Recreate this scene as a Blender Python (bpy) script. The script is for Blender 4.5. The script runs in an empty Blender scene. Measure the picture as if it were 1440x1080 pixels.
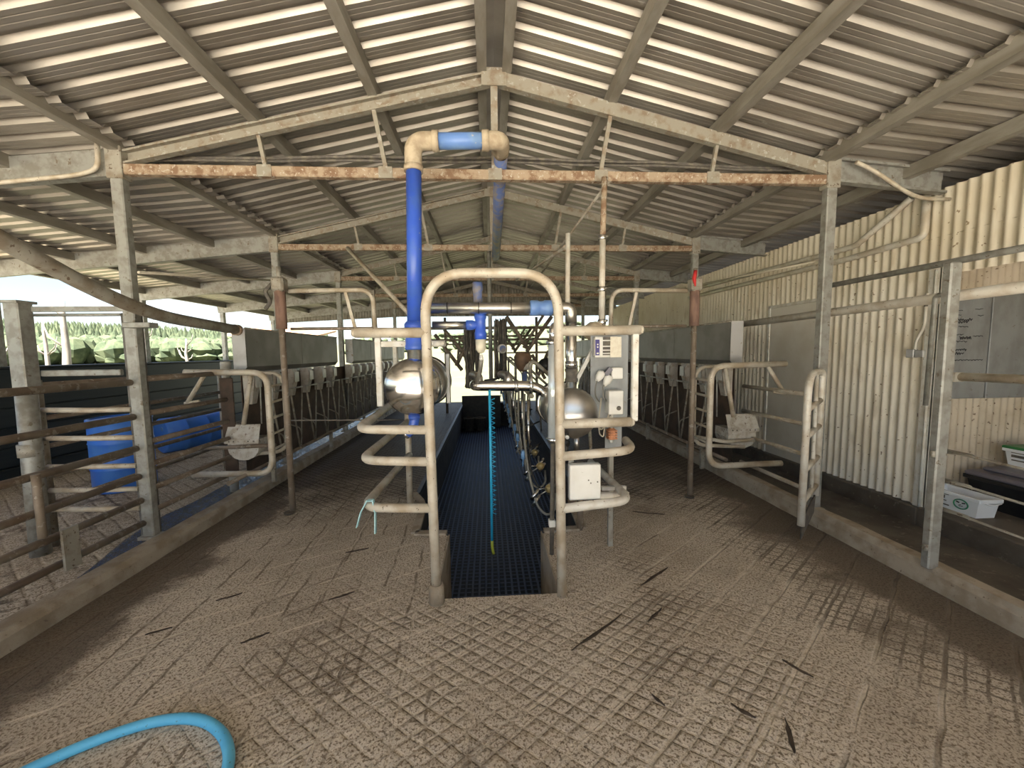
import bpy, math, random
from mathutils import Vector, Matrix
random.seed(7)
S = bpy.context.scene
COL = S.collection
pi = math.pi

# ------------------------------------------------------------------ materials
class G:
    """tiny node-graph helper"""
    def __init__(s, mat):
        s.m = mat; s.nt = mat.node_tree; s.n = s.nt.nodes; s.l = s.nt.links
    def node(s, t, **kw):
        x = s.n.new(t)
        for k, v in kw.items():
            if k.startswith('i_'):
                x.inputs[k[2:].replace('_', ' ')].default_value = v
            else: setattr(x, k, v)
        return x
    def put(s, sock, v):
        if hasattr(v, 'is_linked') or isinstance(v, bpy.types.NodeSocket): s.l.new(v, sock)
        else: sock.default_value = v
    def math(s, op, a, b=0.0, c=None, clamp=False):
        x = s.n.new('ShaderNodeMath'); x.operation = op; x.use_clamp = clamp
        s.put(x.inputs[0], a); s.put(x.inputs[1], b)
        if c is not None: s.put(x.inputs[2], c)
        return x.outputs[0]
    def mix(s, f, a, b):
        x = s.n.new('ShaderNodeMix'); x.data_type = 'RGBA'
        s.put(x.inputs[0], f)
        for i, v in ((6, a), (7, b)):
            if isinstance(v, tuple): v = (*v[:3], 1)
            s.put(x.inputs[i], v)
        return x.outputs[2]
    def step(s, v, lo, hi):
        x = s.n.new('ShaderNodeMapRange'); x.interpolation_type = 'SMOOTHSTEP'
        s.put(x.inputs[0], v); s.put(x.inputs[1], lo); s.put(x.inputs[2], hi)
        return x.outputs[0]
    def noise(s, vec, scale, detail=4, rough=.55):
        x = s.n.new('ShaderNodeTexNoise'); s.l.new(vec, x.inputs['Vector'])
        x.inputs['Scale'].default_value = scale; x.inputs['Detail'].default_value = detail
        x.inputs['Roughness'].default_value = rough
        return x.outputs['Fac']
    def coord(s, k='Object'):
        x = s.n.new('ShaderNodeTexCoord'); return x.outputs[k]
    def scalev(s, v, sc):
        x = s.n.new('ShaderNodeMapping'); s.l.new(v, x.inputs[0]); x.inputs['Scale'].default_value = sc
        return x.outputs[0]
    def bump(s, h, strength, dist=.01):
        x = s.n.new('ShaderNodeBump'); x.inputs['Strength'].default_value = strength
        x.inputs['Distance'].default_value = dist; s.l.new(h, x.inputs['Height'])
        return x.outputs[0]

def newmat(name):
    m = bpy.data.materials.new(name); m.use_nodes = True
    g = G(m); b = g.n['Principled BSDF']
    return m, g, b

def simple(name, c, rough=.6, metal=0., c2=None, scale=8., lo=.4, hi=.65, spots=None, sscale=30., sth=.62,
           bump=0., bscale=40., streak=None, spec=.5, rough2=None):
    m, g, b = newmat(name)
    v = g.coord()
    if streak: v2 = g.scalev(v, streak)
    else: v2 = v
    col = None
    n = g.noise(v2, scale, 5)
    f = g.step(n, lo, hi)
    col = g.mix(f, c, c2 if c2 else c)
    if spots:
        n2 = g.noise(v, sscale, 3, .6)
        col = g.mix(g.step(n2, sth, sth + .05), col, spots)
    g.l.new(col, b.inputs['Base Color'])
    b.inputs['Metallic'].default_value = metal
    b.inputs['Roughness'].default_value = rough
    b.inputs['Specular IOR Level'].default_value = spec
    if rough2 is not None:
        x = g.n.new('ShaderNodeMapRange'); g.l.new(f, x.inputs[0])
        x.inputs[3].default_value = rough; x.inputs[4].default_value = rough2
        g.l.new(x.outputs[0], b.inputs['Roughness'])
    if bump:
        g.l.new(g.bump(g.noise(v, bscale, 4), bump), b.inputs['Normal'])
    return m

M = {}
M['galv'] = simple('galvanised_steel', (.36, .36, .335), .5, .35, (.26, .25, .22), 14, spots=(.2, .17, .13), sscale=22, sth=.64, bump=.15)
M['galv_dirty'] = simple('dirty_galvanised', (.36, .34, .29), .6, .2, (.25, .21, .16), 9, spots=(.14, .10, .07), sscale=35, sth=.62, bump=.2)
M['purlin'] = simple('weathered_purlin', (.32, .30, .26), .6, .2, (.22, .20, .165), 7, streak=(1, .3, 1), bump=.1)
M['pipe'] = simple('worn_pipe', (.60, .55, .46), .55, .15, (.44, .36, .26), 7, spots=(.12, .08, .05), sscale=42, sth=.66, bump=.15)
M['pipe_pale'] = simple('pale_worn_pipe', (.70, .67, .60), .5, .15, (.55, .48, .38), 7, spots=(.2, .13, .08), sscale=42, sth=.66, bump=.12)
M['pipe_dark'] = simple('brown_stained_pipe', (.27, .22, .17), .6, .15, (.19, .14, .10), 6, spots=(.36, .32, .27), sscale=20, sth=.6, bump=.15)
M['rust'] = simple('rusty_steel', (.40, .31, .22), .75, .1, (.23, .14, .085), 16, lo=.40, hi=.62, spots=(.50, .44, .36), sscale=34, sth=.58, bump=.3)
M['backing'] = simple('brown_backing', (.10, .065, .045), .8, 0, (.06, .042, .03), 5, bump=.2)
M['rafter'] = simple('rust_bloomed_rafter', (.33, .305, .25), .65, .2, (.25, .195, .14), 14, lo=.46, hi=.70, spots=(.42, .40, .36), sscale=25, sth=.6, bump=.2)
M['bark_post'] = simple('wrapped_brown_post', (.26, .16, .12), .85, 0, (.17, .10, .08), 20, streak=(1, 1, .25), bump=.4)
M['stainless'] = simple('stainless_steel', (.78, .78, .77), .13, 1., (.70, .69, .67), 6, rough2=.2)
M['stainless_dull'] = simple('brushed_stainless', (.66, .65, .62), .28, 1., (.52, .49, .44), 9, rough2=.4)
M['stainless_dark'] = simple('dull_tank_steel', (.52, .52, .52), .3, 1., (.42, .40, .37), 6, rough2=.42)
M['bluepipe'] = simple('blue_pvc', (.045, .12, .62), .32, 0, (.06, .14, .55), 8, spots=(.30, .32, .42), sscale=25, sth=.68)
M['blue_light'] = simple('pale_blue_pvc', (.14, .27, .62), .4, 0, (.20, .34, .62), 8, spots=(.5, .5, .5), sscale=18, sth=.66)
M['blue_dusty'] = simple('dusty_blue_pvc', (.10, .15, .34), .5, 0, (.22, .20, .20), 12, lo=.45, hi=.6)
M['fitting'] = simple('dusty_pipe_fitting', (.52, .44, .32), .75, 0, (.38, .30, .21), 14, bump=.2)
M['drum'] = simple('blue_drum', (.05, .20, .78), .4, 0, (.08, .25, .76), 4)
M['bluehose'] = simple('light_blue_hose', (.13, .54, .84), .45, 0, (.10, .46, .76), 6, spots=(.10, .20, .26), sscale=60, sth=.66)
M['airhose'] = simple('cyan_hose', (.03, .42, .72), .35)
M['black'] = simple('black_rubber', (.015, .015, .017), .5, 0, (.03, .028, .026), 10)
M['blackgloss'] = simple('black_plastic', (.012, .012, .014), .3, 0, (.02, .02, .02), 10)
M['boards'] = simple('dark_plastic_boards', (.012, .018, .022), .5, 0, (.022, .028, .031), 3, streak=(1, .15, 3))
M['white'] = simple('white_plastic', (.80, .79, .75), .4, 0, (.74, .72, .66), 5, spots=(.35, .3, .25), sscale=50, sth=.72)
M['white_paint'] = simple('white_painted_steel', (.74, .73, .68), .5, 0, (.60, .56, .48), 10, spots=(.35, .27, .18), sscale=40, sth=.66)
M['tub'] = simple('white_tub', (.80, .83, .86), .35)
M['cream_bowl'] = simple('cream_bowl', (.72, .68, .55), .35, 0, (.62, .58, .46), 10)
M['paper'] = simple('paper_note', (.80, .76, .64), .8, 0, (.72, .66, .54), 30)
M['copper'] = simple('copper_box', (.58, .25, .12), .45, .3, (.40, .17, .09), 30)
M['bronze'] = simple('dull_bronze', (.30, .19, .12), .55, .2, (.20, .13, .09), 12)
M['steel_dark'] = simple('dark_weathered_steel', (.17, .16, .145), .6, .2, (.11, .10, .09), 8)
M['clear_tube'] = simple('pale_clear_tube', (.66, .72, .75), .12, .3, (.58, .62, .64), 4)
M['brass'] = simple('milk_yellow_bowl', (.55, .42, .18), .3, .2, (.40, .30, .14), 20)
M['jetblue'] = simple('jetter_blue', (.16, .32, .58), .4)
M['purple'] = simple('purple_display', (.05, .035, .22), .25)
M['ink'] = simple('ink', (.03, .03, .035), .6)
M['greenink'] = simple('green_print', (.03, .22, .12), .6)
M['greenlid'] = simple('green_lid', (.03, .20, .06), .4)
M['greytub'] = simple('grey_lid', (.16, .15, .18), .4)
M['hosegrey'] = simple('grey_milk_hose', (.25, .24, .21), .4, 0, (.20, .19, .16), 12)
M['cable'] = simple('dusty_cable', (.10, .09, .08), .7, 0, (.17, .15, .12), 20)
M['wire'] = simple('pale_wire', (.55, .50, .40), .6)
M['strap'] = simple('pale_blue_strap', (.45, .72, .76), .6)
M['yellowgreen'] = simple('lime_nozzle', (.42, .46, .05), .4)
M['redrag'] = simple('red_rag', (.55, .03, .03), .7)
M['door'] = simple('white_door', (.70, .67, .60), .5, 0, (.64, .60, .52), 3, spots=(.40, .33, .25), sscale=30, sth=.72)
M['galvpanel'] = simple('grey_galvanised_panel', (.30, .315, .32), .5, .2, (.22, .225, .225), 4, streak=(1, 1, .6), spots=(.22, .21, .20), sscale=18, sth=.66)
M['hopper'] = simple('hopper_sheet', (.24, .232, .215), .55, .2, (.17, .16, .145), 2.5, spots=(.12, .10, .08), sscale=9, sth=.70, bump=.08)
M['zinc_pale'] = simple('pale_zinc_sheet', (.56, .56, .56), .5, .25, (.42, .41, .39), 4, spots=(.30, .22, .15), sscale=12, sth=.66)
M['chute'] = simple('feed_chute_sheet', (.50, .47, .42), .5, .2, (.30, .20, .13), 8, lo=.45, hi=.7)
M['feedbox'] = simple('weathered_white_box', (.58, .56, .51), .6, 0, (.42, .37, .30), 12, spots=(.16, .10, .07), sscale=40, sth=.62)
M['concrete'] = simple('kerb_concrete', (.42, .365, .29), .9, 0, (.30, .245, .18), 6, spots=(.22, .175, .13), sscale=30, sth=.66, bump=.4, bscale=60, spec=.2)
M['concrete_dark'] = simple('damp_concrete', (.13, .11, .085), .7, 0, (.08, .065, .05), 3, spots=(.18, .15, .12), sscale=18, sth=.62, bump=.3)
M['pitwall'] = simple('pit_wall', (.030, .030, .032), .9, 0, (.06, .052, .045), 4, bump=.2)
M['grass'] = simple('pasture', (.060, .060, .028), .9, 0, (.085, .078, .036), .15, spots=(.042, .047, .022), sscale=.9, sth=.6)
M['crown'] = simple('tree_crowns', (.038, .050, .028), .9, 0, (.075, .088, .048), .5, bump=.5, bscale=2)
M['crown'].node_tree.nodes['Principled BSDF'].inputs['Specular IOR Level'].default_value = .1
M['deadwood'] = simple('dead_wood', (.22, .19, .16), .85, 0, (.13, .11, .09), 2, streak=(1, 1, .3))
M['brickroof'] = simple('rusty_roof', (.52, .30, .16), .7, 0, (.42, .24, .14), 3)
M['yardconc'] = simple('yard_concrete', (.62, .58, .50), .85, 0, (.52, .47, .40), 1.2, spots=(.40, .35, .28), sscale=20, sth=.62)
M['earth'] = simple('bare_earth', (.42, .36, .27), .9, 0, (.34, .28, .19), .6, spots=(.28, .26, .15), sscale=3, sth=.6)
M['alcove'] = simple('stained_alcove_sheet', (.56, .49, .385), .7, 0, (.44, .37, .275), 3, spots=(.14, .09, .06), sscale=24, sth=.64)
M['muck'] = simple('muck', (.045, .030, .020), .6, 0, (.07, .05, .035), 30)
M['seal'] = simple('chrome_clamp', (.75, .75, .75), .2, 1.)

def corrug_mat():
    m, g, b = newmat('cream_corrugated')
    v = g.coord()
    big = g.noise(v, 1.6, 4)
    col = g.mix(g.step(big, .42, .68), (.86, .81, .70), (.76, .69, .56))
    vert = g.noise(g.scalev(v, (1, 5, .7)), 3.5, 5)
    col = g.mix(g.math('MULTIPLY', g.step(vert, .54, .72), .45), col, (.38, .30, .19))
    sp = g.noise(v, 26, 2)
    col = g.mix(g.step(sp, .68, .73), col, (.22, .15, .09))
    sep = g.n.new('ShaderNodeSeparateXYZ'); g.l.new(v, sep.inputs[0])
    # dust band: grime low and at the top of the sheets has its own ragged edge
    low = g.math('ADD', sep.outputs[2], g.math('MULTIPLY', g.math('SUBTRACT', vert, .5), .9))
    col = g.mix(g.math('MULTIPLY', g.step(low, 1.9, 2.6), .28), col, (.42, .33, .17))
    g.l.new(col, b.inputs['Base Color']); b.inputs['Roughness'].default_value = .5
    return m
M['corrug'] = corrug_mat()

def roof_mat():
    m, g, b = newmat('roof_sheet')
    v = g.coord()
    n = g.noise(g.scalev(v, (.35, 1, 1)), 3, 5)
    col = g.mix(g.step(n, .38, .66), (.43, .40, .355), (.33, .30, .26))
    sp = g.noise(g.scalev(v, (.6, 1, 1)), 9, 3)
    col = g.mix(g.step(sp, .68, .74), col, (.5, .48, .45))
    g.l.new(col, b.inputs['Base Color']); b.inputs['Roughness'].default_value = .42
    b.inputs['Metallic'].default_value = .6
    return m
M['roof'] = roof_mat()

def floor_mat(name, yard=False):
    m, g, b = newmat(name)
    v = g.coord()
    sep = g.n.new('ShaderNodeSeparateXYZ'); g.l.new(v, sep.inputs[0])
    X, Y = sep.outputs[0], sep.outputs[1]
    wob = g.noise(v, 5, 2)
    def lines(nx, ny, pitch, width, wobble=.02, shift=0.):
        d = g.math('ADD', g.math('MULTIPLY', X, nx), g.math('MULTIPLY', Y, ny))
        d = g.math('ADD', d, g.math('MULTIPLY', wob, wobble))
        if shift: d = g.math('ADD', d, shift)
        f = g.math('PINGPONG', d, pitch / 2)
        return f, g.math('SUBTRACT', 1.0, g.step(f, width * .35, width))
    pit = .072 if not yard else .13
    fa, la = lines(.6, .8, pit, .010 if not yard else .016)
    fb, lb = lines(-.6, .8, pit, .010 if not yard else .016)
    dia = g.math('MAXIMUM', la, lb)
    pill = g.math('MINIMUM', fa, fb)
    fc, lc = lines(-.6, .8, .24, .013, .03)
    fd, ld = lines(.98, .06, .31, .012, .05)
    # where which tooling is used: diamonds round the pit, broader scoring further out
    zone = g.noise(v, .9, 4)
    dx_ = g.math('SUBTRACT', X, .15); dy_ = g.math('SUBTRACT', Y, 2.15)
    dist = g.math('SQRT', g.math('ADD', g.math('MULTIPLY', dx_, dx_), g.math('MULTIPLY', g.math('MULTIPLY', dy_, dy_), 1.6)))
    dist = g.math('ADD', dist, g.math('MULTIPLY', zone, 2.2))
    dz = g.math('MAXIMUM', g.math('SUBTRACT', 1.0, g.step(dist, 1.8, 3.0)), g.step(g.math('ADD', Y, g.math('MULTIPLY', zone, 1.5)), 4.2, 5.2)) if not yard else 1.0
    dia_w = g.math('MULTIPLY', dia, g.math('ADD', g.math('MULTIPLY', dz, .85) if not yard else .85, .10))
    wide = g.math('MAXIMUM', lc, g.math('MULTIPLY', ld, g.math('SUBTRACT', 1.0, g.step(X, -.4, .2)))) if not yard else dia
    groove = g.math('MAXIMUM', dia_w, wide)
    worn = g.step(g.noise(v, 3.4, 5, .65), .34, .60)
    groove = g.math('MULTIPLY', groove, worn)
    if not yard:
        # trowelled smooth collar round the pit mouth
        bx_ = g.step(g.math('ABSOLUTE', g.math('SUBTRACT', X, .05)), .85, 1.0)
        by_ = g.step(g.math('ABSOLUTE', g.math('SUBTRACT', Y, 2.88)), .52, .62)
        keep = g.math('ADD', g.math('MULTIPLY', g.math('MAXIMUM', bx_, by_), .85), .15)
        groove = g.math('MULTIPLY', groove, keep); worn = g.math('MULTIPLY', worn, keep)
    big = g.noise(v, 1.1, 5, .6)
    col = g.mix(g.step(big, .35, .68), (.64, .565, .46), (.49, .42, .33))
    fine = g.noise(v, 80, 3, .7)
    col = g.mix(g.step(fine, .51, .57), col, (.235, .185, .13))
    pit2 = g.noise(v, 42, 3, .65)
    col = g.mix(g.math('MULTIPLY', g.step(pit2, .60, .66), .75), col, (.15, .112, .075))
    pale = g.noise(v, 75, 2, .6)
    col = g.mix(g.math('MULTIPLY', g.step(pale, .58, .68), .65), col, (.70, .62, .50))
    if not yard:
        leftw = g.math('SUBTRACT', 1.0, g.step(X, -.5, .3)); rightw = g.math('SUBTRACT', 1.0, leftw)
        _, le = lines(-.46, .89, .21, .010, .03)          # pale scored lines, left half
        _, lf = lines(.985, .05, .19, .012, .05)          # dark scored lines, left half
        _, lg = lines(-.6, .8, .24, .030, .03)            # crumbled pale edges of the wide scores, right half
        brk = g.step(g.noise(v, 2.8, 4), .40, .54); brk2 = g.step(g.noise(v, 3.3, 3), .44, .56)
        col = g.mix(g.math('MULTIPLY', g.math('MULTIPLY', le, leftw), g.math('MULTIPLY', brk, .75)), col, (.72, .63, .50))
        col = g.mix(g.math('MULTIPLY', g.math('MULTIPLY', lf, leftw), g.math('MULTIPLY', brk2, .75)), col, (.15, .115, .08))
        col = g.mix(g.math('MULTIPLY', g.math('MULTIPLY', lg, rightw), g.math('MULTIPLY', brk, .40)), col, (.70, .62, .50))
    # grooves: silt-filled and pale in places, dark with muck in others
    gn = g.step(g.noise(v, 1.3, 4), .50, .60)
    gcol = g.mix(gn, (.66, .575, .45), (.14, .105, .072))
    col = g.mix(g.math('MULTIPLY', groove, .62), col, gcol)
    # shade along one lip of every groove, painted in as darker colour
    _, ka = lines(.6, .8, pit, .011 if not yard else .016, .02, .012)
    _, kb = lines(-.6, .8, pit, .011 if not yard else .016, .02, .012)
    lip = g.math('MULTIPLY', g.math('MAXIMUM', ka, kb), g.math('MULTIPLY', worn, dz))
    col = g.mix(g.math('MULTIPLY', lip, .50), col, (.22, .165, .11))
    # muck along the kerbs and splashes
    edge = g.noise(v, 1.7, 5, .65)
    mk = g.noise(v, 2.6, 6, .7)
    if not yard:
        eL = g.step(g.math('ADD', g.math('MULTIPLY', X, -1), g.math('MULTIPLY', edge, 1.3)), 2.70, 2.95)
        eR = g.step(g.math('ADD', X, g.math('MULTIPLY', edge, 1.6)), 2.95, 3.35)
        back = g.step(g.math('ADD', Y, g.math('MULTIPLY', edge, 2.5)), 4.4, 6.8)
        muck = g.math('MAXIMUM', g.math('MAXIMUM', eL, eR), back)
        veins = g.math('MULTIPLY', g.math('MAXIMUM', dia, lc), g.math('MULTIPLY', g.step(g.math('ADD', X, g.math('MULTIPLY', mk, 2.4)), 2.95, 3.5), .9))
        muck = g.math('MAXIMUM', muck, veins)
    else:
        muck = g.step(mk, .52, .66)
    col = g.mix(g.math('MULTIPLY', muck, .82), col, (.085, .062, .042))
    if not yard: col = g.mix(g.math('MULTIPLY', g.math('MULTIPLY', dia_w, back), .8), col, (.022, .016, .012))
    g.l.new(col, b.inputs['Base Color'])
    x = g.n.new('ShaderNodeMapRange'); g.l.new(muck, x.inputs[0]); x.inputs[3].default_value = .85; x.inputs[4].default_value = .55; b.inputs['Specular IOR Level'].default_value = .10
    g.l.new(x.outputs[0], b.inputs['Roughness'])
    h = g.math('ADD', g.math('MULTIPLY', g.math('SUBTRACT', 1.0, groove), 1.0), g.math('MULTIPLY', fine, .55))
    h = g.math('ADD', h, g.math('MULTIPLY', g.math('MULTIPLY', g.step(pill, 0.0, .03), dz), .4))
    g.l.new(g.bump(h, .8, .010), b.inputs['Normal'])
    return m
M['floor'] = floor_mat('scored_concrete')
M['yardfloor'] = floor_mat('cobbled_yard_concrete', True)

def matgrid():
    m, g, b = newmat('rubber_grid_mat')
    v = g.coord()
    sep = g.n.new('ShaderNodeSeparateXYZ'); g.l.new(v, sep.inputs[0])
    def ln(s, p, w):
        f = g.math('PINGPONG', s, p / 2)
        return g.math('SUBTRACT', 1.0, g.step(f, w * .5, w))
    a = ln(sep.outputs[0], .066, .015); c = ln(sep.outputs[1], .066, .011)
    gr = g.math('MAXIMUM', a, g.math('MULTIPLY', c, .75))
    n = g.step(g.noise(v, 1.4, 4), .35, .65)
    col = g.mix(gr, (.003, .004, .009), g.mix(n, (.09, .12, .21), (.12, .14, .19)))
    b.inputs['Specular IOR Level'].default_value = .12
    g.l.new(col, b.inputs['Base Color']); b.inputs['Roughness'].default_value = .5
    g.l.new(g.bump(gr, .6, .01), b.inputs['Normal'])
    return m
M['gridmat'] = matgrid()

def water_mat():
    m, g, b = newmat('wet_channel')
    v = g.coord()
    n = g.noise(g.scalev(v, (.7, 1.3, 1)), 42, 3, .6)
    b.inputs['Base Color'].default_value = (.045, .045, .045, 1)
    b.inputs['Roughness'].default_value = .06
    b.inputs['Specular IOR Level'].default_value = 1.0
    g.l.new(g.bump(n, 1.0, .03), b.inputs['Normal'])
    return m
M['water'] = water_mat()

# ------------------------------------------------------------------ mesh helper
class MB:
    def __init__(s): s.v = []; s.f = []; s.mi = []; s.sm = []; s.cur = 0
    def add(s, vs, fs, smooth=False):
        o = len(s.v); s.v += [tuple(p) for p in vs]
        for f in fs: s.f.append([o + i for i in f]); s.mi.append(s.cur); s.sm.append(smooth)
        return s
    def box(s, x0, y0, z0, x1, y1, z1, bev=0.):
        if bev <= 0:
            vs = [(x, y, z) for x in (x0, x1) for y in (y0, y1) for z in (z0, z1)]
            return s.add(vs, [(0, 1, 3, 2), (4, 6, 7, 5), (0, 4, 5, 1), (2, 3, 7, 6), (0, 2, 6, 4), (1, 5, 7, 3)])
        b = min(bev, (x1 - x0) * .45, (y1 - y0) * .45, (z1 - z0) * .45)
        # rounded in every edge: 24-vertex chamfered box
        vs = []; idx = {}
        for i, (x, sx) in enumerate(((x0, 1), (x1, -1))):
            for j, (y, sy) in enumerate(((y0, 1), (y1, -1))):
                for k, (z, sz) in enumerate(((z0, 1), (z1, -1))):
                    idx[i, j, k, 0] = len(vs); vs.append((x, y + sy * b, z + sz * b))
                    idx[i, j, k, 1] = len(vs); vs.append((x + sx * b, y, z + sz * b))
                    idx[i, j, k, 2] = len(vs); vs.append((x + sx * b, y + sy * b, z))
        F = []
        for i in (0, 1):
            F.append([idx[i, 0, 0, 0], idx[i, 1, 0, 0], idx[i, 1, 1, 0], idx[i, 0, 1, 0]])
            F.append([idx[0, i, 0, 1], idx[1, i, 0, 1], idx[1, i, 1, 1], idx[0, i, 1, 1]])
            F.append([idx[0, 0, i, 2], idx[1, 0, i, 2], idx[1, 1, i, 2], idx[0, 1, i, 2]])
        for a in (0, 1):
            for c in (0, 1):
                F.append([idx[a, c, 0, 0], idx[a, c, 1, 0], idx[a, c, 1, 1], idx[a, c, 0, 1]])
                F.append([idx[a, 0, c, 0], idx[a, 1, c, 0], idx[a, 1, c, 2], idx[a, 0, c, 2]])
                F.append([idx[0, a, c, 1], idx[1, a, c, 1], idx[1, a, c, 2], idx[0, a, c, 2]])
        for i in (0, 1):
            for j in (0, 1):
                for k in (0, 1): F.append([idx[i, j, k, 0], idx[i, j, k, 1], idx[i, j, k, 2]])
        return s.add(vs, F)
    def beam(s, p, q, w, h, up=(0, 0, 1)):
        """box bar from p to q, w across, h along up"""
        p, q = Vector(p), Vector(q); d = (q - p).normalized(); up = Vector(up)
        if abs(d.dot(up)) > .98: up = Vector((0, 1, 0))
        r = d.cross(up).normalized(); u = r.cross(d).normalized()
        vs = []
        for o in (p, q):
            for a, c in ((-1, -1), (1, -1), (1, 1), (-1, 1)): vs.append(o + r * a * w / 2 + u * c * h / 2)
        return s.add(vs, [(3, 2, 1, 0), (4, 5, 6, 7), (0, 1, 5, 4), (1, 2, 6, 5), (2, 3, 7, 6), (3, 0, 4, 7)])
    def channel(s, p, q, w, h, t=.006, side=1, lip=.015):
        """C section from p to q: web w tall (vertical), flanges h wide"""
        p, q = Vector(p), Vector(q); d = (q - p).normalized(); up = Vector((0, 0, 1))
        r = d.cross(up).normalized() * side; u = (r.cross(d) * side).normalized()
        prof = [(h / 2, -w / 2 + lip), (h / 2, -w / 2), (-h / 2, -w / 2), (-h / 2, w / 2), (h / 2, w / 2), (h / 2, w / 2 - lip)]
        inn = [(h / 2 - t, -w / 2 + lip), (h / 2 - t, -w / 2 + t), (-h / 2 + t, -w / 2 + t), (-h / 2 + t, w / 2 - t), (h / 2 - t, w / 2 - t), (h / 2 - t, w / 2 - lip)]
        loop = prof + inn[::-1]; n = len(loop)
        vs = [o + r * a + u * c for o in (p, q) for a, c in loop]
        fs = [(i, (i + 1) % n, (i + 1) % n + n, i + n) for i in range(n)]
        for k in range(5):
            fs.append((k, k + 1, n - 2 - k, n - 1 - k)); fs.append((n + k, n + k + 1, n + n - 2 - k, n + n - 1 - k))
        return s.add(vs, fs)
    def tube(s, pts, r, n=10, fil=0., caps=True, closed=False, seg=6):
        P = [Vector(p) for p in pts]
        if fil > 0:
            Q = [P[0]]
            for i in range(1, len(P) - 1):
                a, b, c = P[i - 1], P[i], P[i + 1]
                d1 = (a - b); d2 = (c - b); l = min(fil, d1.length * .49, d2.length * .49)
                s0 = b + d1.normalized() * l; s1 = b + d2.normalized() * l
                for k in range(seg + 1):
                    t = k / seg; Q.append(s0 * (1 - t) ** 2 + b * 2 * t * (1 - t) + s1 * t ** 2)
            Q.append(P[-1]); P = Q
        rs = r if isinstance(r, (list, tuple)) else [r] * len(P)
        m = len(P); T = []
        for i in range(m):
            if closed: t = P[(i + 1) % m] - P[i - 1]
            else: t = P[min(i + 1, m - 1)] - P[max(i - 1, 0)]
            T.append(t.normalized() if t.length > 1e-9 else Vector((0, 0, 1)))
        ref = Vector((0, 0, 1)) if abs(T[0].z) < .9 else Vector((1, 0, 0))
        N = (ref - T[0] * ref.dot(T[0])).normalized(); vs = []
        for i in range(m):
            N = (N - T[i] * N.dot(T[i]))
            N = N.normalized() if N.length > 1e-9 else T[i].orthogonal().normalized()
            B = T[i].cross(N)
            for k in range(n):
                a = 2 * pi * k / n; vs.append(P[i] + (N * math.cos(a) + B * math.sin(a)) * rs[i])
        fs = []
        for i in range(m if closed else m - 1):
            j = (i + 1) % m
            for k in range(n): fs.append((i * n + k, i * n + (k + 1) % n, j * n + (k + 1) % n, j * n + k))
        s.add(vs, fs, True)
        if caps and not closed:
            o = len(s.v) - len(vs)
            for base in (0, (m - 1) * n):
                s.f.append([o + base + k for k in range(n)]); s.mi.append(s.cur); s.sm.append(False)
        return s
    def lathe(s, prof, o=(0, 0, 0), axis=(0, 0, 1), n=24, sharp=False):
        o = Vector(o); a = Vector(axis).normalized(); u = a.orthogonal().normalized(); w = a.cross(u)
        vs = []; fs = []
        for r, h in prof:
            for k in range(n):
                t = 2 * pi * k / n; vs.append(o + a * h + (u * math.cos(t) + w * math.sin(t)) * r)
        for i in range(len(prof) - 1):
            for k in range(n): fs.append((i * n + k, i * n + (k + 1) % n, (i + 1) * n + (k + 1) % n, (i + 1) * n + k))
        s.add(vs, fs, not sharp)
        off = len(s.v) - len(vs)
        for base, pr in ((0, prof[0]), ((len(prof) - 1) * n, prof[-1])):
            if pr[0] > 1e-4: s.f.append([off + base + k for k in range(n)]); s.mi.append(s.cur); s.sm.append(False)
        return s
    def disc(s, c, axis, r, th, n=20):
        return s.lathe([(r * .96, 0), (r, th * .2), (r, th * .8), (r * .96, th)], c, axis, n, True)
    def build(s, name, mats, parent=None, label=None):
        me = bpy.data.meshes.new(name)
        off = Vector((0, 0, 0))
        if parent is not None:
            off = parent['_o'] if '_o' in parent else WORLD.get(parent.name, Vector())
            off = Vector(WORLD[parent.name])
        me.from_pydata([tuple(Vector(p) - off) for p in s.v], [], s.f)
        if not isinstance(mats, (list, tuple)): mats = [mats]
        for m in mats: me.materials.append(M[m])
        me.polygons.foreach_set('material_index', s.mi)
        me.polygons.foreach_set('use_smooth', s.sm)
        me.update()
        import bmesh
        bm = bmesh.new(); bm.from_mesh(me); bmesh.ops.recalc_face_normals(bm, faces=bm.faces); bm.to_mesh(me); bm.free()
        o = bpy.data.objects.new(name, me); COL.objects.link(o)
        WORLD[o.name] = off
        if parent is not None: o.parent = parent
        if label: o['label'] = label
        return o
WORLD = {}

def thing(name, label, cat, loc=(0, 0, 0), group=None, kind=None):
    o = bpy.data.objects.new(name, None); COL.objects.link(o); o.location = loc; o.empty_display_size = .1
    WORLD[o.name] = Vector(loc)
    o['label'] = label; o['category'] = cat
    if group: o['group'] = group
    if kind: o['kind'] = kind
    return o
def solo(mb, name, mats, label, cat, group=None, kind=None):
    """one-mesh thing, origin moved to its base centre"""
    o = mb.build(name, mats)
    xs = [p[0] for p in mb.v]; ys = [p[1] for p in mb.v]; zs = [p[2] for p in mb.v]
    c = Vector(((min(xs) + max(xs)) / 2, (min(ys) + max(ys)) / 2, min(zs)))
    o.data.transform(Matrix.Translation(-c)); o.location = c; WORLD[o.name] = c
    o['label'] = label; o['category'] = cat
    if group: o['group'] = group
    if kind: o['kind'] = kind
    return o
def struct(mb, name, mats, label=None):
    o = mb.build(name, mats); o['kind'] = 'structure'
    if label: o['label'] = label
    return o
def dup(root, d, label=None):
    def cp(o, par):
        c = o.copy(); COL.objects.link(c)
        if par is not None:
            c.parent = par
        for ch in list(o.children): cp(ch, c)
        return c
    r = cp(root, None); r.location = root.location + Vector(d); WORLD[r.name] = Vector(r.location)
    if label: r['label'] = label
    return r
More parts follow.
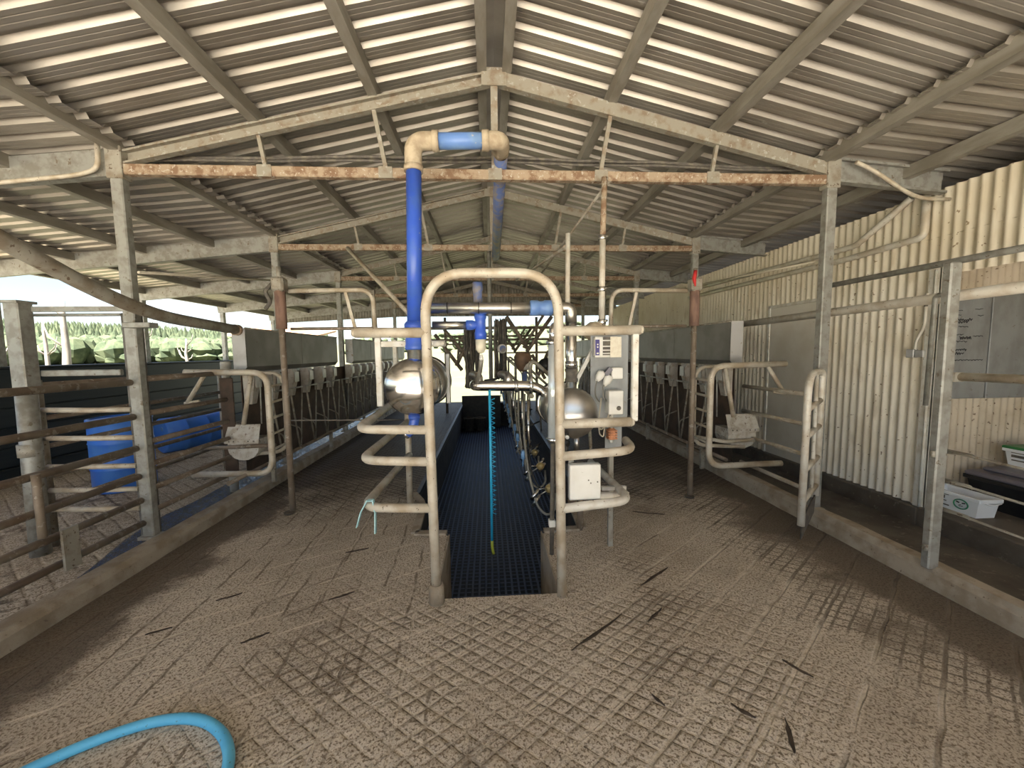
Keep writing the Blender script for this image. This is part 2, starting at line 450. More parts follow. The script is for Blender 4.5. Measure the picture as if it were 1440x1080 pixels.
ORD = ['nearest', 'second', 'third', 'fourth', 'fifth', 'sixth', 'seventh', 'eighth', 'ninth', 'tenth', 'eleventh', 'twelfth', 'thirteenth', 'fourteenth', 'fifteenth', 'sixteenth', 'seventeenth', 'eighteenth']

# ------------------------------------------------------------------ camera
def cam():
    F, P, YW, RL = 541., .0811, .0598, .0125
    fw = Vector((math.sin(YW) * math.cos(P), math.cos(YW) * math.cos(P), -math.sin(P)))
    rt = Vector((math.cos(YW), -math.sin(YW), 0)); dn = fw.cross(rt)
    c, s = math.cos(RL), math.sin(RL)
    r2 = rt * c + dn * s; d2 = -rt * s + dn * c
    cd = bpy.data.cameras.new('camera'); co = bpy.data.objects.new('camera', cd); COL.objects.link(co)
    m = Matrix((r2, -d2, -fw)).transposed().to_4x4(); m.translation = Vector((0, 0, 1.6))
    co.matrix_world = m
    cd.sensor_width = 36; cd.lens = F / 1440 * 36; cd.clip_start = .05; cd.clip_end = 2000
    S.camera = co
cam()

# ------------------------------------------------------------------ setting: floors, pit, kerbs
Y0, Y1 = -3.6, 12.7
PIT = -.75
LE = [(-.38, 2.42), (-.38, 3.30), (-.66, 3.33), (-.68, 3.95), (-.73, 4.13), (-.86, 4.36), (-.86, 12.3)]
RE = [(.45, 2.42), (.45, 3.27), (.80, 3.30), (.82, 3.95), (.88, 4.13), (1.02, 4.36), (1.02, 12.3)]
b = MB()
L = [(-2.66, Y0), (-2.66, Y1)] + [(.03, Y1), (.03, 12.3)] + LE[::-1] + [(.03, 2.42), (.03, Y0)]
b.add([(x, y, 0) for x, y in L], [list(range(len(L)))])
R_ = [(2.92, Y0), (2.92, Y1)] + [(.03, Y1), (.03, 12.3)] + RE[::-1] + [(.03, 2.42), (.03, Y0)]
b.add([(x, y, 0) for x, y in R_], [list(range(len(R_)))])
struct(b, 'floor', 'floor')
# pit lining
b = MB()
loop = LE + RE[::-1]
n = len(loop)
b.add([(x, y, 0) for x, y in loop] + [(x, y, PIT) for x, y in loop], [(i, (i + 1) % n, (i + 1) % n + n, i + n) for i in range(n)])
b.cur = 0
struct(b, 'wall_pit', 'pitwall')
# pale concrete faces of the two nibs at the pit mouth
b = MB()
for x, s_ in ((-.38, 1), (.45, -1)):
    b.box(min(x, x + s_ * .012), 2.425, PIT, max(x, x + s_ * .012), 3.31, .004)
struct(b, 'trim_6', 'concrete')
b = MB(); b.add([(x, y, PIT + .002) for x, y in loop], [list(range(n))])
struct(b, 'floor_pit', 'gridmat')
# rubber nosing of the two pit edges
for k, (edge, sgn) in enumerate(((LE, 1), (RE, -1))):
    b = MB(); pts = [(x + sgn * .02, y, -.03) for x, y in edge[5:]]
    b.beam(pts[0], pts[1], .045, .075)
    struct(b, 'trim_%d' % (k + 1), 'black')
# low concrete lip round the pit mouth
b = MB()
for pts in ([(-.40, 3.34, .0), (-.68, 3.36, .0), (-.71, 3.95, 0), (-.76, 4.12, 0), (-.88, 4.36, 0)],
            [(.47, 3.31, .0), (.82, 3.33, .0), (.85, 3.95, 0), (.91, 4.12, 0), (1.05, 4.36, 0)]):
    for p, q in zip(pts, pts[1:]): b.beam(p, q, .07, .035)
struct(b, 'trim_3', 'concrete')
def kerb(xi, xo, h, name, y0=Y0, y1=Y1):
    b = MB(); sg = 1 if xo > xi else -1
    prof = [(xi, -.1), (xi + sg * .015, h * .7), (xi + sg * .04, h), (xo - sg * .03, h), (xo, h - .02), (xo, -.15)]
    ny = 60; rnd = random.Random(3)
    vs = []
    for i in range(ny + 1):
        y = y0 + (y1 - y0) * i / ny
        for x, z in prof: vs.append((x + rnd.uniform(-.006, .006), y, z + rnd.uniform(-.005, .005)))
    m = len(prof)
    b.add(vs, [(i * m + j, i * m + j + 1, (i + 1) * m + j + 1, (i + 1) * m + j) for i in range(ny) for j in range(m - 1)])
    return struct(b, name, 'concrete')
kerb(-2.63, -2.82, .12, 'trim_4')
kerb(2.90, 3.06, .15, 'trim_5')
b = MB(); b.add([(-6.6, Y0, -.004), (-2.8, Y0, -.004), (-2.8, Y1, -.004), (-6.6, Y1, -.004)], [(0, 1, 2, 3)])
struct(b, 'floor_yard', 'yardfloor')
b = MB(); b.add([(3.04, Y0, -.08), (4.04, Y0, -.08), (4.04, Y1, -.08), (3.04, Y1, -.08)], [(0, 1, 2, 3)])
struct(b, 'floor_passage', 'concrete_dark')
b = MB()
b.box(4.02, 3.3, -.3, 4.3, Y1, .09, .01)
b.box(4.02, -3, -.3, 6.2, 3.3, .10, .01)
struct(b, 'floor_alcove', 'concrete_dark')
b = MB(); b.add([(-6.6, -14, -.02), (6.3, -14, -.02), (6.3, Y0, -.02), (-6.6, Y0, -.02)], [(0, 1, 2, 3)])  # yard out of view, kept pale to bounce sun onto the roof sheets
struct(b, 'floor_apron', 'yardconc', 'unseen concrete yard outside the open front, pale to bounce sunlight')
# sheet of shallow water lying behind the left kerb
b = MB(); rnd = random.Random(5); vs = []; ny = 330; nx = 16
for i in range(ny + 1):
    y = 2.5 + 9.7 * i / ny
    w = .12 + .36 * min(1, max(0, (y - 2.5) / 1.5)) + .05 * math.sin(y * 3.1) * math.sin(y * 1.3)
    for k in range(nx + 1):
        vs.append((-2.818 - w * k / nx, y + rnd.uniform(-.006, .006), .006 + (rnd.uniform(0, .012) if 0 < k < nx else 0)))
b.add(vs, [(i * (nx + 1) + k, i * (nx + 1) + k + 1, (i + 1) * (nx + 1) + k + 1, (i + 1) * (nx + 1) + k) for i in range(ny) for k in range(nx)], True)
solo(b, 'water', 'water', 'shallow rippled water lying in the gutter behind the left kerb', 'water', kind='stuff')

# ------------------------------------------------------------------ setting: corrugated walls
def corr(b, along, a0, a1, z0, z1, at, pitch=.086, amp=.014, seg=8):
    n = max(2, int((a1 - a0) / pitch * seg)); vs = []
    for i in range(n + 1):
        a = a0 + (a1 - a0) * i / n
        d = amp * math.cos(2 * pi * a / pitch)
        for z in (z0, z1):
            vs.append((at + d, a, z) if along == 'y' else (a, at + d, z))
    b.add(vs, [(2 * i, 2 * i + 1, 2 * i + 3, 2 * i + 2) for i in range(n)], True)
WX = 4.10
b = MB()
corr(b, 'y', 3.32, 4.47, .08, 3.02, WX); corr(b, 'y', 4.47, 5.41, 2.215, 3.02, WX); corr(b, 'y', 5.41, Y1, .08, 3.02, WX)
corr(b, 'y', -3, 3.32, 2.25, 3.02, WX)
struct(b, 'wall_right', 'corrug')
b = MB(); corr(b, 'x', 4.12, 6.2, .1, 2.6, 3.50, .075, .010)
struct(b, 'wall_alcove', 'alcove')
b = MB(); corr(b, 'y', -3, 3.5, .1, 2.6, 6.1, .075, .010)
b.add([(4.1, -3, 2.6), (6.2, -3, 2.6), (6.2, 3.6, 2.6), (4.1, 3.6, 2.6)], [(0, 1, 2, 3)])
b.box(6.28, -3.3, -.2, 6.32, 12.8, 3.05); b.box(4.1, 12.72, -.2, 6.3, 12.76, 3.1); b.box(4.14, -3.34, -.2, 6.3, -3.3, 3.1)
struct(b, 'wall_storage', 'alcove')
# flashing strips at the corner of the corrugated wall
b = MB()
b.box(4.06, 3.27, .06, 4.075, 3.37, 2.32); b.box(4.06, 3.265, .06, 4.16, 3.28, 2.32); b.tube([(4.055, 3.31, .06), (4.055, 3.31, 2.3)], .009, 8)
struct(b, 'trim_7', 'white_paint')
# door
b = MB(); b.box(4.085, 4.49, .06, 4.12, 5.39, 2.19, .004)
d = struct(b, 'door_1', 'door', 'plain white door in the cream corrugated wall')
b = MB(); b.box(4.07, 4.455, .05, 4.10, 4.49, 2.22); b.box(4.07, 5.39, .05, 4.10, 5.425, 2.22); b.box(4.07, 4.455, 2.19, 4.10, 5.425, 2.225)
b.build('door_frame', 'white_paint', d)
b = MB(); b.tube([(4.085, 4.56, 1.05), (4.05, 4.56, 1.05), (4.05, 4.66, 1.05)], .008, 8, .01); b.build('door_handle', 'seal', d)
# outer wall of the yard: dark horizontal boards on a plinth
b = MB(); b.box(-6.35, -3, .10, -6.32, Y1 + 1, 1.48)
for i in range(5): b.box(-6.36, -3, .18 + i * .26, -6.30, Y1 + 1, .18 + i * .26 + .25, .008)
b.box(-6.40, -3, -.2, -6.26, Y1 + 1, .17, .01)
b.box(-6.6, -3, 1.47, -6.27, Y1 + 1, 1.50, .006)
struct(b, 'wall_left', 'boards')

# ------------------------------------------------------------------ setting: roof sheets
RX, RZ, SL = .08, 3.97, .231
def rz(x): return RZ - SL * abs(x - RX)
def sheet(b, xa, za, xb, zb, y0, y1, pitch=.172, h=.032):
    prof = []; y = y0
    while y < y1 - 1e-6:
        for dy, dz in ((0, 0), (.028, 0), (.031, .002), (.035, .002), (.038, 0), (.064, 0), (.067, .002), (.071, .002), (.074, 0), (.100, 0), (.117, h), (.152, h)):
            prof.append((y + dy, dz))
        y += pitch
    vs = []
    for yy, dz in prof: vs += [(xa, yy, za + dz), (xb, yy, zb + dz)]
    b.add(vs, [(2 * i, 2 * i + 1, 2 * i + 3, 2 * i + 2) for i in range(len(prof) - 1)])
RY0, RY1 = -3.4, 12.9  # unseen near edge of the roof, set by how much daylight it lets in
for a_ in ((.012, rz(.012), -3.02, rz(-3.02)), (.158, rz(.158), 3.18, rz(3.18)), (-2.72, 3.245, -6.75, 2.845), (2.88, 3.27, 6.3, 2.97)):
    b = MB(); sheet(b, *a_, RY0, RY1); struct(b, 'ceiling', 'roof')
b = MB()
b.add([(-.09, RY0, rz(-.09) + .045), (RX, RY0, RZ + .06), (.25, RY0, rz(.25) + .045), (-.09, RY1, rz(-.09) + .045), (RX, RY1, RZ + .06), (.25, RY1, rz(.25) + .045)], [(0, 1, 4, 3), (1, 2, 5, 4)])
struct(b, 'ceiling_ridge', 'roof')

# gable sheet closing the far end above head height
b = MB(); corr_n = 120; vs = []
for i in range(corr_n * 4 + 1):
    x = -6.6 + 10.7 * i / (corr_n * 4)
    zt = rz(x) + .02 if -2.8 < x < 2.95 else (3.245 + (x + 2.72) * (.4 / 4.03) if x < 0 else 3.27 - (x - 2.88) * (.3 / 3.42))
    zb = 2.80 - .045 * max(0, -2.8 - x)
    d = .012 * math.cos(2 * pi * i / 4)
    vs += [(x, 12.75 + d, zb), (x, 12.75 + d, zt)]
b.add(vs, [(2 * i, 2 * i + 1, 2 * i + 3, 2 * i + 2) for i in range(corr_n * 4)], True)
struct(b, 'wall_back', 'purlin')

# ------------------------------------------------------------------ purlins
PUR = [(-.015, 'left purlin of the pair at the ridge'), (.185, 'right purlin of the pair at the ridge'),
       (-.88, 'purlin first left of the ridge pair'), (1.05, 'purlin first right of the ridge pair'),
       (-1.80, 'purlin second left of the ridge pair'), (1.98, 'purlin second right of the ridge pair'),
       (-2.84, 'purlin over the left post line, at the lapped sheet edge'), (2.95, 'purlin over the right post line, at the lapped sheet edge')]
for x, lab in PUR:
    z = rz(x) - .060
    b = MB(); b.channel((x, RY0 + .05, z), (x, RY1 - .05, z), .10, .075, .006, 1 if x > .08 else -1)
    solo(b, 'roof_purlin', 'purlin', 'grey steel ' + lab, 'purlin', 'roof purlins')
def lz(x): return 3.11 - .099 * (-2.87 - x) if x < 0 else 3.23 - .083 * (x - 3.12)
for x, lab in ((-3.64, 'first purlin of the left lean-to, beside the posts'), (-4.5, 'second purlin of the left lean-to'), (-5.4, 'third purlin of the left lean-to'), (-6.38, 'eave purlin above the dark boarded wall'), (3.72, 'purlin of the right lean-to beside the cream wall')):
    z = (3.245 + (x + 2.72) * (.4 / 4.03) if x < 0 else 3.27 - (x - 2.88) * (.3 / 3.42)) - .058
    b = MB(); b.channel((x, RY0 + .05, z), (x, RY1 - .05, z), .10, .07, .006, -1 if x < 0 else 1)
    solo(b, 'lean_to_purlin', 'purlin', 'grey steel ' + lab, 'purlin', 'roof purlins')

# ------------------------------------------------------------------ portal frames
PL, PR = -2.85, 2.99
def frame(Y, label):
    t = thing('portal_frame', label, 'roof frame', (RX, Y, 0), 'steel portal frames')
    for x, zb in ((PL, .11), (PR, .13)):
        b = MB(); b.box(x - .045, Y - .035, zb, x + .045, Y + .035, 3.20, .008)
        p = b.build('post', 'galv', t)
        b = MB(); b.box(x - .07, Y - .055, zb - .02, x + .07, Y + .055, zb + .006); b.build('base_plate', 'galv_dirty', p)
    for x0, x1 in ((PL - .05, RX), (PR + .05, RX)):
        z0 = rz(x0) - .16; z1 = RZ - .16
        b = MB(); b.channel((x0, Y, z0), (x1, Y, z1), .10, .055, .006, 1); b.build('rafter', 'rafter', t)
    b = MB(); b.box(RX - .10, Y - .04, RZ - .235, RX + .10, Y - .029, RZ - .10); b.build('apex_plate', 'rafter', t)
    b = MB(); b.box(PL + .045, Y - .03, 3.015, PR - .045, Y + .03, 3.095, .006); b.build('tie_beam', 'rust', t)
    for xa, xb, w in ((RX, RX + .0, .055), (-.88, -.80, .032), (1.04, .96, .032), (-1.78, -1.74, .028), (1.96, 1.92, .028)):
        b = MB(); b.beam((xb, Y, 3.09), (xa, Y, rz(xa) - .21), w, w, (0, 1, 0)); b.build('web_strut', 'rafter', t)
        b = MB(); b.box(xb - .055, Y - .036, 3.01, xb + .055, Y - .031, 3.10); b.build('gusset', 'rafter', t)
    b = MB(); b.channel((PL - .05, Y, 3.10), (-6.55, Y, 2.745), .20, .06, .007, 1, .02); b.build('lean_to_beam', 'galv', t)
    b = MB(); b.channel((PR + .05, Y, 3.14), (4.06, Y, 3.055), .20, .06, .007, 1, .02); b.build('lean_to_beam', 'galv', t)
    b = MB(); b.box(-6.50, Y - .045, -.02, -6.41, Y + .045, 2.66, .006); b.build('eave_post', 'galv', t)
    for x, s_ in ((PL, 1), (PR, -1)):
        b = MB(); b.box(x - .06, Y - .045, 2.98, x + .06, Y + .045, 3.22, .006); b.build('knee_plate', 'galv_dirty', t)
    return t
FY = [3.3, 5.5, 7.7, 9.9, 12.1]
f0 = frame(FY[0], 'nearest steel portal frame, its rusty tie beam crossing above the entry rail')
labs = ['second steel portal frame, behind the blue riser pipe', 'third steel portal frame, midway down the shed', 'fourth steel portal frame, near the far end', 'farthest steel portal frame at the open end']
for y, l in zip(FY[1:], labs): dup(f0, (0, y - FY[0], 0), l)

# cables along the nearest tie beam
for k, (z0, zs, y, r) in enumerate(((3.165, .03, 3.42, .012), (3.19, .055, 3.45, .014), (3.215, .03, 3.48, .010))):
    pts = [(-2.80 + 5.75 * i / 16, y, z0 + .02 + zs * math.sin(pi * i / 16) + .006 * math.sin(i * 1.7)) for i in range(17)]
    b = MB(); b.tube(pts, r, 8)
    solo(b, 'overhead_cable', 'cable', ['lowest', 'middle', 'topmost'][k] + ' of three dark cables strung along the nearest tie beam', 'cable', 'cables on the tie beam')
# tie wires
b = MB(); b.tube([(-2.77, 3.3, 2.275), (-2.80, 5.43, 2.60)], .012, 8)
solo(b, 'steel_rod', 'wire', 'thin pale rod tied between the first two left posts', 'rod')
b = MB(); b.tube([(3.0, 3.34, 2.39), (2.99, 5.43, 2.53)], .010, 8)
solo(b, 'rope', 'wire', 'pale rope strung between the first two right posts', 'rope')

# ------------------------------------------------------------------ arch entry rail
AY = 2.39
t = thing('entry_rail', 'pale bent pipe arch straddling the front of the sunken pit', 'rail', (.04, AY, 0))
AL, AR, AZ = -.36, .455, 2.085
b = MB(); b.tube([(AL, AY, -.0), (AL - .012, AY, 1.0), (AL - .02, AY, AZ), (AR - .02, AY, AZ), (AR - .01, AY, 1.0), (AR, AY, 0)], .031, 14, .26, seg=10); b.build('arch', 'pipe', t)
b = MB(); b.lathe([(.05, -.01), (.05, .10), (.040, .125)], (AL, AY, 0), n=12); b.build('concrete_foot', 'concrete', t)
LP = [(1.728, 'l', -.80, AY, None), (1.128, 'l', -.84, 2.46, (-.93, 3.55)), (.925, 'l', -.83, 2.47, (-.84, 3.85)), (.625, 'l', -.82, 2.44, (-.80, 3.72))]
for z, _, x, y, e in LP:
    b = MB()
    if e is None: b.tube([(AL - .01, AY, z), (x, AY, z + .004)], .031, 12); b.lathe([(.031, 0), (.022, .018), (0.001, .024)], (x, AY, z + .004), (-1, 0, 0), 12)
    else: b.tube([(AL - .01, AY, z), (x, y, z), (e[0] + .02, e[1], z)], .029, 12, .14)
    b.build('rail_loop', 'pipe', t)
LPR = [(1.73, .955, AY, None), (1.145, .905, AY, None), (.945, .935, 2.42, (.985, 2.70)), (.60, .93, 2.44, (.90, 3.35))]
for z, x, y, e in LPR:
    b = MB()
    if e is None: b.tube([(AR - .02, AY, z), (x, AY, z + .004)], .031, 12); b.lathe([(.031, 0), (.022, .018), (0.001, .024)], (x, AY, z + .004), (1, 0, 0), 12)
    else: b.tube([(AR - .01, AY, z - .01), (x, y, z + .01), (e[0], e[1], z + .01)], .030, 12, .13)
    b.build('rail_loop', 'pipe_pale' if z < .7 else 'pipe', t)
b = MB(); b.tube([(-.845, 3.96, 0), (-.83, 3.93, 1.15)], .032, 12); b.build('rear_post', 'pipe', t)
b = MB(); b.box(.905, AY - .018, 1.155, .945, AY + .018, 1.71, .005); b.build('flat_post', 'white_paint', t)
b = MB(); b.box(.80, 2.66, .60, .98, 2.69, .625); b.box(.74, 2.62, .555, .985, 2.65, .595); b.build('cross_bar', 'white_paint', t)
b = MB(); b.tube([(.80, 3.32, 0), (.80, 3.32, .62)], .030, 12); b.build('rear_post', 'pipe_dark', t)
b = MB(); b.tube([(-1.99, 3.95, .95), (-.88, 3.955, .93)], .008, 6); solo(b, 'tie_rod', 'cable', 'thin dark rod between the left pole and the rear post of the pit arch', 'rod')
# pale blue strap over the lowest left loop
b = MB()
for pts in ([(-.86, 2.44, .50), (-.83, 2.44, .60), (-.795, 2.46, .665), (-.755, 2.45, .668), (-.735, 2.42, .60), (-.735, 2.405, .47)],):
    for p, q in zip(pts, pts[1:]): b.beam(p, q, .022, .004, (0, 1, 0)) if False else b.beam(p, q, .006, .032, (0, 1, 0))
solo(b, 'strap', 'strap', 'pale blue plastic strap looped over the lowest left rail of the pit arch', 'strap')

# ------------------------------------------------------------------ receiving vessels
def dome(r, d, n=7): return [(r * math.cos(a), -d * math.sin(a)) for a in [pi / 2 * (1 - i / n) for i in range(n + 1)]]
def vessel(name, c, r, y0, y1, label, dm, m_body):
    x, z = c
    t = thing(name, label, 'tank', (x, y0, z - r))
    b = MB(); b.lathe([(max(.001, rr), h) for rr, h in dome(r, .11)] + [(r, .02)], (x, y0, z), (0, 1, 0), 40); b.build('domed_end', dm, t)
    b = MB(); b.lathe([(r * .985, .02), (r * .985, y1 - y0 - .03), (r * .9, y1 - y0), (.001, y1 - y0 + .04)], (x, y0, z), (0, 1, 0), 40); b.build('barrel', m_body, t)
    b = MB(); b.lathe([(r * .98, 0), (r * 1.06, .0), (r * 1.07, .015), (r * 1.06, .03), (r * .98, .03)], (x, y1 - .05, z), (0, 1, 0), 40); b.build('clamp_ring', 'black', t)
    b = MB(); b.lathe([(r * .99, 0), (r * 1.035, .004), (r * 1.035, .016), (r * .99, .02)], (x, y1 - .09, z), (0, 1, 0), 40); b.build('end_band', 'stainless', t)
    return t
VL = vessel('milk_receiver', (-.545, 1.365), .205, 2.78, 3.42, 'bright stainless domed tank left of the pit arch, under the blue riser pipe', 'stainless', 'stainless_dull')
b = MB(); b.lathe([(.062, 0), (.062, .075), (.07, .08), (.07, .09)], (-.545, 2.93, 1.55), n=20); b.build('neck', 'stainless_dull', VL)
b = MB(); b.tube([(-.545, 2.80, 1.19), (-.545, 2.80, 1.12), (-.56, 2.80, 1.06), (-.60, 2.80, 1.02)], .036, 14); b.lathe([(.042, 0), (.042, .03)], (-.545, 2.80, 1.13), n=14)
b.build('outlet_elbow', 'bluepipe', VL)
b = MB(); b.tube([(-.59, 2.80, 1.028), (-.615, 2.80, 1.008)], .030, 12); b.build('outlet_cap', 'seal', VL)
VR = vessel('milk_receiver', (.615, 1.145), .19, 2.80, 3.42, 'dull stainless domed tank right of the pit arch, beside the control panel', 'stainless_dark', 'stainless_dull')
b = MB(); b.tube([(.66, 2.86, .98), (.66, 2.86, .83)], .022, 12); b.build('drain_leg', 'stainless_dark', VR)
# bracket that carries the left tank
t = thing('tank_bracket', 'white painted steel frame holding the left stainless tank', 'bracket', (-.6, 3.0, 1.3))
b = MB(); b.box(-.86, 2.98, 1.20, -.815, 3.02, 1.725, .005); b.build('upright', 'white_paint', t)
b = MB(); b.box(-.80, 3.28, 1.22, -.765, 3.32, 1.72, .005); b.build('upright', 'white_paint', t)
b = MB(); b.box(-.815, 2.985, 1.655, -.38, 3.015, 1.70, .005); b.tube([(-.42, 3.0, 1.678), (-.335, 3.0, 1.678)], .024, 12); b.build('cross_bar', 'white_paint', t)
b = MB(); b.box(-.765, 3.285, 1.66, -.36, 3.315, 1.70, .005); b.build('cross_bar', 'white_paint', t)
b = MB(); b.box(-.36, 3.26, 1.18, -.33, 3.33, 1.60, .004); b.build('side_plate', 'zinc_pale', t)

# ------------------------------------------------------------------ blue vacuum riser
BX, BY = -.545, 2.93
t = thing('vacuum_riser', 'tall bright blue pipe rising from the left tank and crossing over to the ridge', 'pipe', (BX, BY, 1.62))
b = MB(); b.tube([(BX, BY, 1.80), (BX + .03, BY, 2.95)], .055, 20); b.build('riser', 'bluepipe', t)
b = MB(); b.lathe([(.071, 0), (.076, .01), (.076, .03), (.071, .04), (.071, .16), (.076, .17), (.076, .19), (.060, .21)], (BX, BY, 1.63), n=24); b.build('socket', 'bluepipe', t)
b = MB(); b.tube([(BX + .028, BY, 2.92), (BX + .03, BY, 3.125), (-.33, BY, 3.125)], .062, 18, .17, seg=10); b.lathe([(.07, 0), (.07, .045)], (-.375, BY, 3.125), (1, 0, 0), 20); b.lathe([(.068, 0), (.068, .04)], (BX + .028, BY, 2.91), (0, 0, 1), 20)
b.build('elbow', 'fitting', t)
b = MB(); b.tube([(-.36, BY, 3.125), (.02, BY, 3.135)], .055, 20); b.build('crossover', 'blue_light', t)
b = MB(); b.tube([(-.02, BY, 3.135), (.115, BY, 3.14), (.125, 3.05, 3.155), (.125, 3.16, 3.17)], .062, 18, .09, seg=8); b.lathe([(.07, 0), (.07, .05)], (-.02, BY, 3.135), (1, 0, 0), 20); b.build('elbow', 'fitting', t)
b = MB(); b.tube([(.125, 3.14, 3.17), (.125, 5.46, 2.93)], .055, 18); b.build('return_run', 'blue_dusty', t)
b = MB(); b.tube([(BX + .005, BY, 1.815), (BX + .105, BY + .02, 1.815)], .036, 14); b.lathe([(.048, 0), (.048, .025)], (BX + .06, BY, 1.815), (1, 0, 0), 16); b.build('side_tee', 'bluepipe', t)

# ------------------------------------------------------------------ stainless lines across the pit
t = thing('milk_line', 'wide stainless pipe crossing just below the top of the arch', 'pipe', (.1, 2.9, 1.3))
b = MB(); b.tube([(-.43, 2.9, 1.935), (.57, 2.9, 1.93)], .041, 18); b.build('cross_pipe', 'stainless_dull', t)
b = MB(); b.tube([(.54, 2.9, 1.93), (.625, 2.9, 1.93), (.628, 2.9, 1.82)], .043, 16, .075, seg=8); b.build('elbow', 'stainless_dull', t)
b = MB(); b.tube([(.628, 2.9, 1.84), (.628, 2.9, 1.30)], .041, 18); b.lathe([(.048, 0), (.048, .05)], (.628, 2.9, 1.48), n=18); b.build('down_pipe', 'stainless', t)
b = MB(); b.lathe([(.05, 0), (.05, .02), (.044, .03), (.044, .07), (.05, .08), (.05, .10)], (.628, 2.9, 1.375), n=18); b.build('rubber_sleeve', 'cable', t)
b = MB(); b.lathe([(.052, 0), (.058, .01), (.058, .06), (.052, .065), (.052, .10), (.058, .11), (.058, .16), (.046, .17)], (.315, 2.9, 1.931), (1, 0, 0), 20); b.build('blue_coupling', 'blue_light', t, 'scuffed blue coupling')
for x in (-.30, -.07, .17):
    b = MB(); b.lathe([(.043, 0), (.043, .006)], (x, 2.9, 1.934), (1, 0, 0), 18); b.build('pipe_band', 'black', t)
t = thing('vacuum_filter', 'blue tee with a cream bowl hanging in the middle of the pit arch', 'filter', (-.06, 2.97, 1.59))
b = MB(); b.tube([(-.42, 2.97, 1.815), (-.14, 2.97, 1.813)], .029, 16); b.build('feed_pipe', 'stainless_dull', t)
b = MB(); b.lathe([(.038, 0), (.038, .05), (.032, .06), (.032, .12)], (-.165, 2.97, 1.813), (1, 0, 0), 18); b.lathe([(.046, 0), (.046, .05), (.040, .06), (.040, .15), (.046, .16), (.046, .20)], (-.058, 2.97, 1.705), n=18); b.build('blue_tee', 'bluepipe', t)
b = MB(); b.lathe([(.034, 0), (.034, .09), (.038, .10), (.038, .16)], (-.075, 2.99, 1.975), n=16); b.build('upper_plug', 'blue_dusty', t)
b = MB(); b.lathe([(.001, 0), (.026, .012), (.038, .04), (.040, .11)], (-.058, 2.97, 1.595), n=18); b.build('bowl', 'cream_bowl', t)
b = MB(); b.lathe([(.014, 0), (.016, .02), (.012, .045)], (-.056, 2.97, 1.545), n=10); b.build('drain_nipple', 'white', t)
b = MB(); b.tube([(-.056, 2.97, 1.55), (-.07, 3.05, 1.45), (-.10, 3.18, 1.36)], .018, 8, .05); b.build('drain_hose', 'hosegrey', t)
t = thing('wash_line', 'stainless pipe with two upright elbows across the pit below the filter', 'pipe', (.15, 3.2, 1.2))
b = MB(); b.tube([(-.125, 3.32, 1.33), (-.12, 3.2, 1.33), (.37, 3.2, 1.32), (.49, 3.2, 1.25)], .043, 16, .07, seg=8); b.build('cross_pipe', 'stainless', t)
for x in (-.085, .165):
    b = MB(); b.tube([(x, 3.22, 1.355), (x, 3.24, 1.405), (x - .06, 3.40, 1.41)], .034, 12, .05); b.build('elbow', 'stainless_dull', t)
b = MB(); b.lathe([(.050, 0), (.050, .03)], (.21, 3.2, 1.323), (1, 0, 0), 16); b.lathe([(.050, 0), (.050, .03)], (.335, 3.2, 1.322), (1, 0, 0), 16); b.tube([(.35, 3.17, 1.26), (.35, 3.17, 1.42)], .013, 8); b.build('clamp', 'seal', t)
t = thing('sight_column', 'upright clear-topped stainless column between the right tank and the arch leg', 'pipe', (.465, 2.60, .99))
b = MB(); b.tube([(.432, 2.60, 1.0), (.437, 2.60, 1.67)], .033, 18); b.build('column', 'clear_tube', t)
for z in (.985, 1.65):
    b = MB(); b.lathe([(.04, 0), (.045, .006), (.045, .022), (.04, .028)], (.435, 2.60, z), n=20); b.build('clamp_ring', 'seal', t)
b = MB(); b.tube([(.437, 2.60, 1.68), (.437, 2.61, 1.775), (.50, 2.72, 1.79), (.56, 2.90, 1.79)], .026, 14, .06); b.build('top_elbow', 'stainless', t)
b = MB(); b.tube([(.545, 2.70, .80), (.545, 2.70, 1.02)], .020, 10); b.lathe([(.028, 0), (.03, .03), (.024, .04)], (.545, 2.70, .93), n=12); b.build('float_valve', 'black', t)
b = MB(); b.lathe([(.014, 0), (.014, .03)], (.545, 2.675, 1.0), (0, -1, 0), 10); b.tube([(.56, 2.70, .80), (.60, 2.70, .82)], .015, 8); b.build('valve_cap', 'white', t)

# upright pipes right of the arch
t = thing('standpipe', 'rusty pipe dropping from the tie beam to the white pump beside the control panel', 'pipe', (.965, 3.22, 1.8))
b = MB(); b.tube([(.972, 3.22, 3.02), (.960, 3.22, 2.52)], .024, 12); b.build('upper_pipe', 'rust', t)
b = MB(); b.tube([(.960, 3.22, 2.54), (.955, 3.22, 1.82)], .026, 12); b.build('lower_pipe', 'pipe_pale', t)
for z in (2.52, 2.10, 1.83):
    b = MB(); b.lathe([(.034, 0), (.036, .01), (.036, .03), (.03, .04)], (.957, 3.22, z), n=14); b.tube([(.957, 3.2, z + .02), (1.0, 3.2, z + .03)], .010, 8); b.build('clamp', 'seal', t)
b = MB(); b.lathe([(.001, -.005), (.05, 0), (.085, .03), (.095, .08), (.08, .12), (.04, .15)], (.90, 3.24, 1.70), n=18); b.build('pump_body', 'fitting', t)
b = MB(); b.tube([(.648, 3.15, 1.55), (.655, 3.15, 2.55)], .020, 12)
solo(b, 'vent_pipe', 'pipe_pale', 'slim pale open-topped pipe standing just right of the arch', 'pipe')
for k, (p, q) in enumerate((((.66, 3.3, 2.48), (.40, 5.4, 2.60)), ((1.03, 3.28, 3.02), (.62, 5.46, 2.52)))):
    b = MB(); b.tube([p, q], .014, 8)
    solo(b, 'stay_rod', 'galv_dirty', ['lower slim stay rod slanting back from the open-topped pipe', 'upper slim stay rod slanting back from the tie beam'][k], 'rod')
